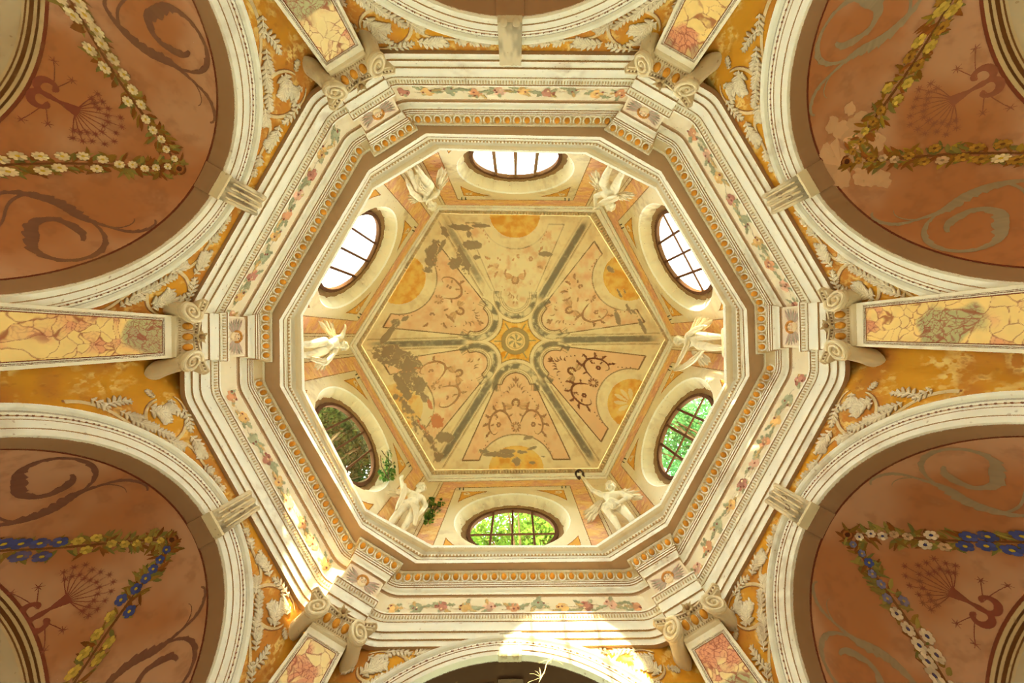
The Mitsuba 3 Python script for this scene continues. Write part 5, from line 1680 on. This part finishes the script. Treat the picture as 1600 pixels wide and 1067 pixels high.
# ---------------------------------------------------------------- ivy on the ledge
def ivy(spots, label, n, seed, stems):
    key = thing('ivy_plant', label, 'ivy')
    rng = np.random.default_rng(seed)
    m, st = MB(), MB()
    for q in range(n):
        cx, cy, rx, ry, j, dr = spots[rng.integers(len(spots))]
        nn, tt, lip = frame_of(j)
        a, r_ = rng.uniform(0, 2 * np.pi), math.sqrt(rng.uniform(0, 1))
        rr = ray(cx + rx * r_ * math.cos(a), cy + ry * r_ * math.sin(a))
        c = rr * ((lip + dr + rng.uniform(-.12, .12)) / (rr[:2] @ nn))
        d = rng.standard_normal(3) + np.array([0, 0, -.8]); d /= np.linalg.norm(d)
        s = np.cross(d, rng.standard_normal(3)); s /= np.linalg.norm(s)
        nr = np.cross(d, s)
        L = rng.uniform(.06, .12)
        sh = np.array([(0, 0), (.45, .12), (.38, .42), (.62, .78), (.22, .72), (0, 1.1), (-.22, .72), (-.62, .78), (-.38, .42), (-.45, .12)])
        v = c + L * (sh[:, :1] * s + sh[:, 1:] * d) + nr * (np.abs(sh[:, :1]) * L * .2)
        ctr = c + d * L * .5
        m.add(np.vstack([v, [ctr]]), [[i, (i + 1) % 10, 10] for i in range(10)], jit(S(*[(72, 104, 44), (96, 128, 54), (52, 84, 38), (124, 146, 66)][rng.integers(4)]), .15, rng))
    m.v = [clear(v) for v in m.v]
    m.out(key + '__leaves', bsdf='leaf', kind='stuff')
    for pts in stems:
        P = []
        for (px, py, j, dr) in pts:
            nn, tt, lip = frame_of(j); rr = ray(px, py); P.append(rr * ((lip + dr) / (rr[:2] @ nn)))
        st.tube(clear(P), .012, S(96, 74, 50), 5)
    st.out(key + '__stem')


ivy([(608, 738, 12, 8, 3, .34), (602, 744, 12, 6, 3, .30), (610, 728, 8, 8, 3, .34), (598, 716, 6, 9, 3, .36), (608, 742, 8, 6, 3, .32), (602, 726, 5, 8, 3, .34)], 'ivy sprouting from the sill of the lower left window beside a raised marble arm', 150, 5,
    [[(608, 750, 3, .12), (606, 735, 3, .12), (612, 722, 3, .14), (604, 715, 3, .15), (592, 706, 3, .16)], [(606, 748, 3, .1), (596, 728, 3, .1), (594, 712, 3, .14)]])
ivy([(681, 795, 11, 10, 3, .60), (675, 806, 10, 8, 3, .60), (688, 792, 8, 6, 3, .60), (673, 784, 7, 8, 3, .64), (670, 812, 7, 7, 3, .58), (672, 804, 6, 6, 3, .60)], 'ivy climbing on the right side of the putto left of the bottom window', 150, 6,
    [[(668, 815, 3, .6), (676, 802, 3, .6), (686, 793, 3, .6)], [(669, 812, 3, .6), (673, 796, 3, .62), (670, 780, 3, .64)]])

# a stalk of straw caught on the arch at the bottom
p = [wp(3, *wloc(3, x, y, .2), .2) for x, y in ((862, 1030), (856, 1034), (853, 1040), (851, 1049), (846, 1058), (842, 1066))]
st = MB().tube(p, [.008, .010, .009, .008, .009, .005], S(226, 206, 160), 5)
rr = np.random.default_rng(3)
for q in range(14):
    b = p[0] if q < 8 else p[4]
    d = rr.standard_normal(3) * [.10, .05, .10]
    st.tube([b, b + d * .6 + [0, 0, .02], b + d], [.005, .004, .002], S(232, 214, 168), 4)
st.out('straw_stalk', label='pale dry stalk dangling before the dark opening of the bottom arch', cat='straw')


# ---------------------------------------------------------------- trees outside
def tree(label, x, y, h, rad, nl, seed, tone, cz=.72):
    key = thing('garden_tree', label, 'tree')
    rng = np.random.default_rng(seed)
    tr = MB()
    top = np.array([x, y, FLOOR_Z + h * .8])
    base = np.array([x + .3, y + .4, FLOOR_Z - .2])
    tr.tube([base, base * .6 + top * .4 + [.2, 0, 0], top], [.30, .18, .05], S(70, 60, 44), 9)
    ctr = np.array([x, y, FLOOR_Z + h * cz])
    blobs = []
    for q in range(26):
        d = rng.standard_normal(3); d /= np.linalg.norm(d)
        b = ctr + d * rad * np.array([1, 1, .9]) * rng.uniform(.3, .85)
        blobs.append(b)
        s = base * .35 + top * .65
        tr.tube([s, (s + b) / 2 + rng.standard_normal(3) * .2, b], [.09, .05, .02], S(70, 60, 44), 5)
    tr.out(key + '__trunk')
    lf = MB()
    b = np.array(blobs)[rng.integers(len(blobs), size=nl)]
    d = rng.standard_normal((nl, 3)); d /= np.linalg.norm(d, axis=1, keepdims=True)
    c = b + d * rad * .36 * rng.uniform(.2, 1, (nl, 1)) ** .5
    L = rng.uniform(.16, .30, (nl, 1))
    u = rng.standard_normal((nl, 3)) + [0, 0, -.6]; u /= np.linalg.norm(u, axis=1, keepdims=True)
    s = np.cross(u, rng.standard_normal((nl, 3))); s /= np.linalg.norm(s, axis=1, keepdims=True)
    V = np.stack([c - u * L * .5, c + s * L * .30, c + u * L * .5, c - s * L * .30], 1).reshape(-1, 3)
    F = np.arange(nl)[:, None] * 4 + np.array([[0, 1, 2, 3]])
    col = tone * (1 + .22 * rng.standard_normal((nl, 1)))
    lf.add(V, F, np.repeat(np.clip(col, 0, 1), 4, 0)).out(key + '__foliage', bsdf='leaf', kind='stuff')


tree('leafy green tree seen through the round window at the bottom', 0.2, 9.0, 26, 3.4, 9000, 1, S(112, 148, 56))
tree('bluish green tree seen through the round window at lower right', 7.9, 4.7, 26.5, 3.3, 9000, 2, S(86, 140, 84))
tree('dark green tree filling the round window at lower left', -7.7, 4.9, 26.5, 3.5, 26000, 3, S(48, 58, 26))
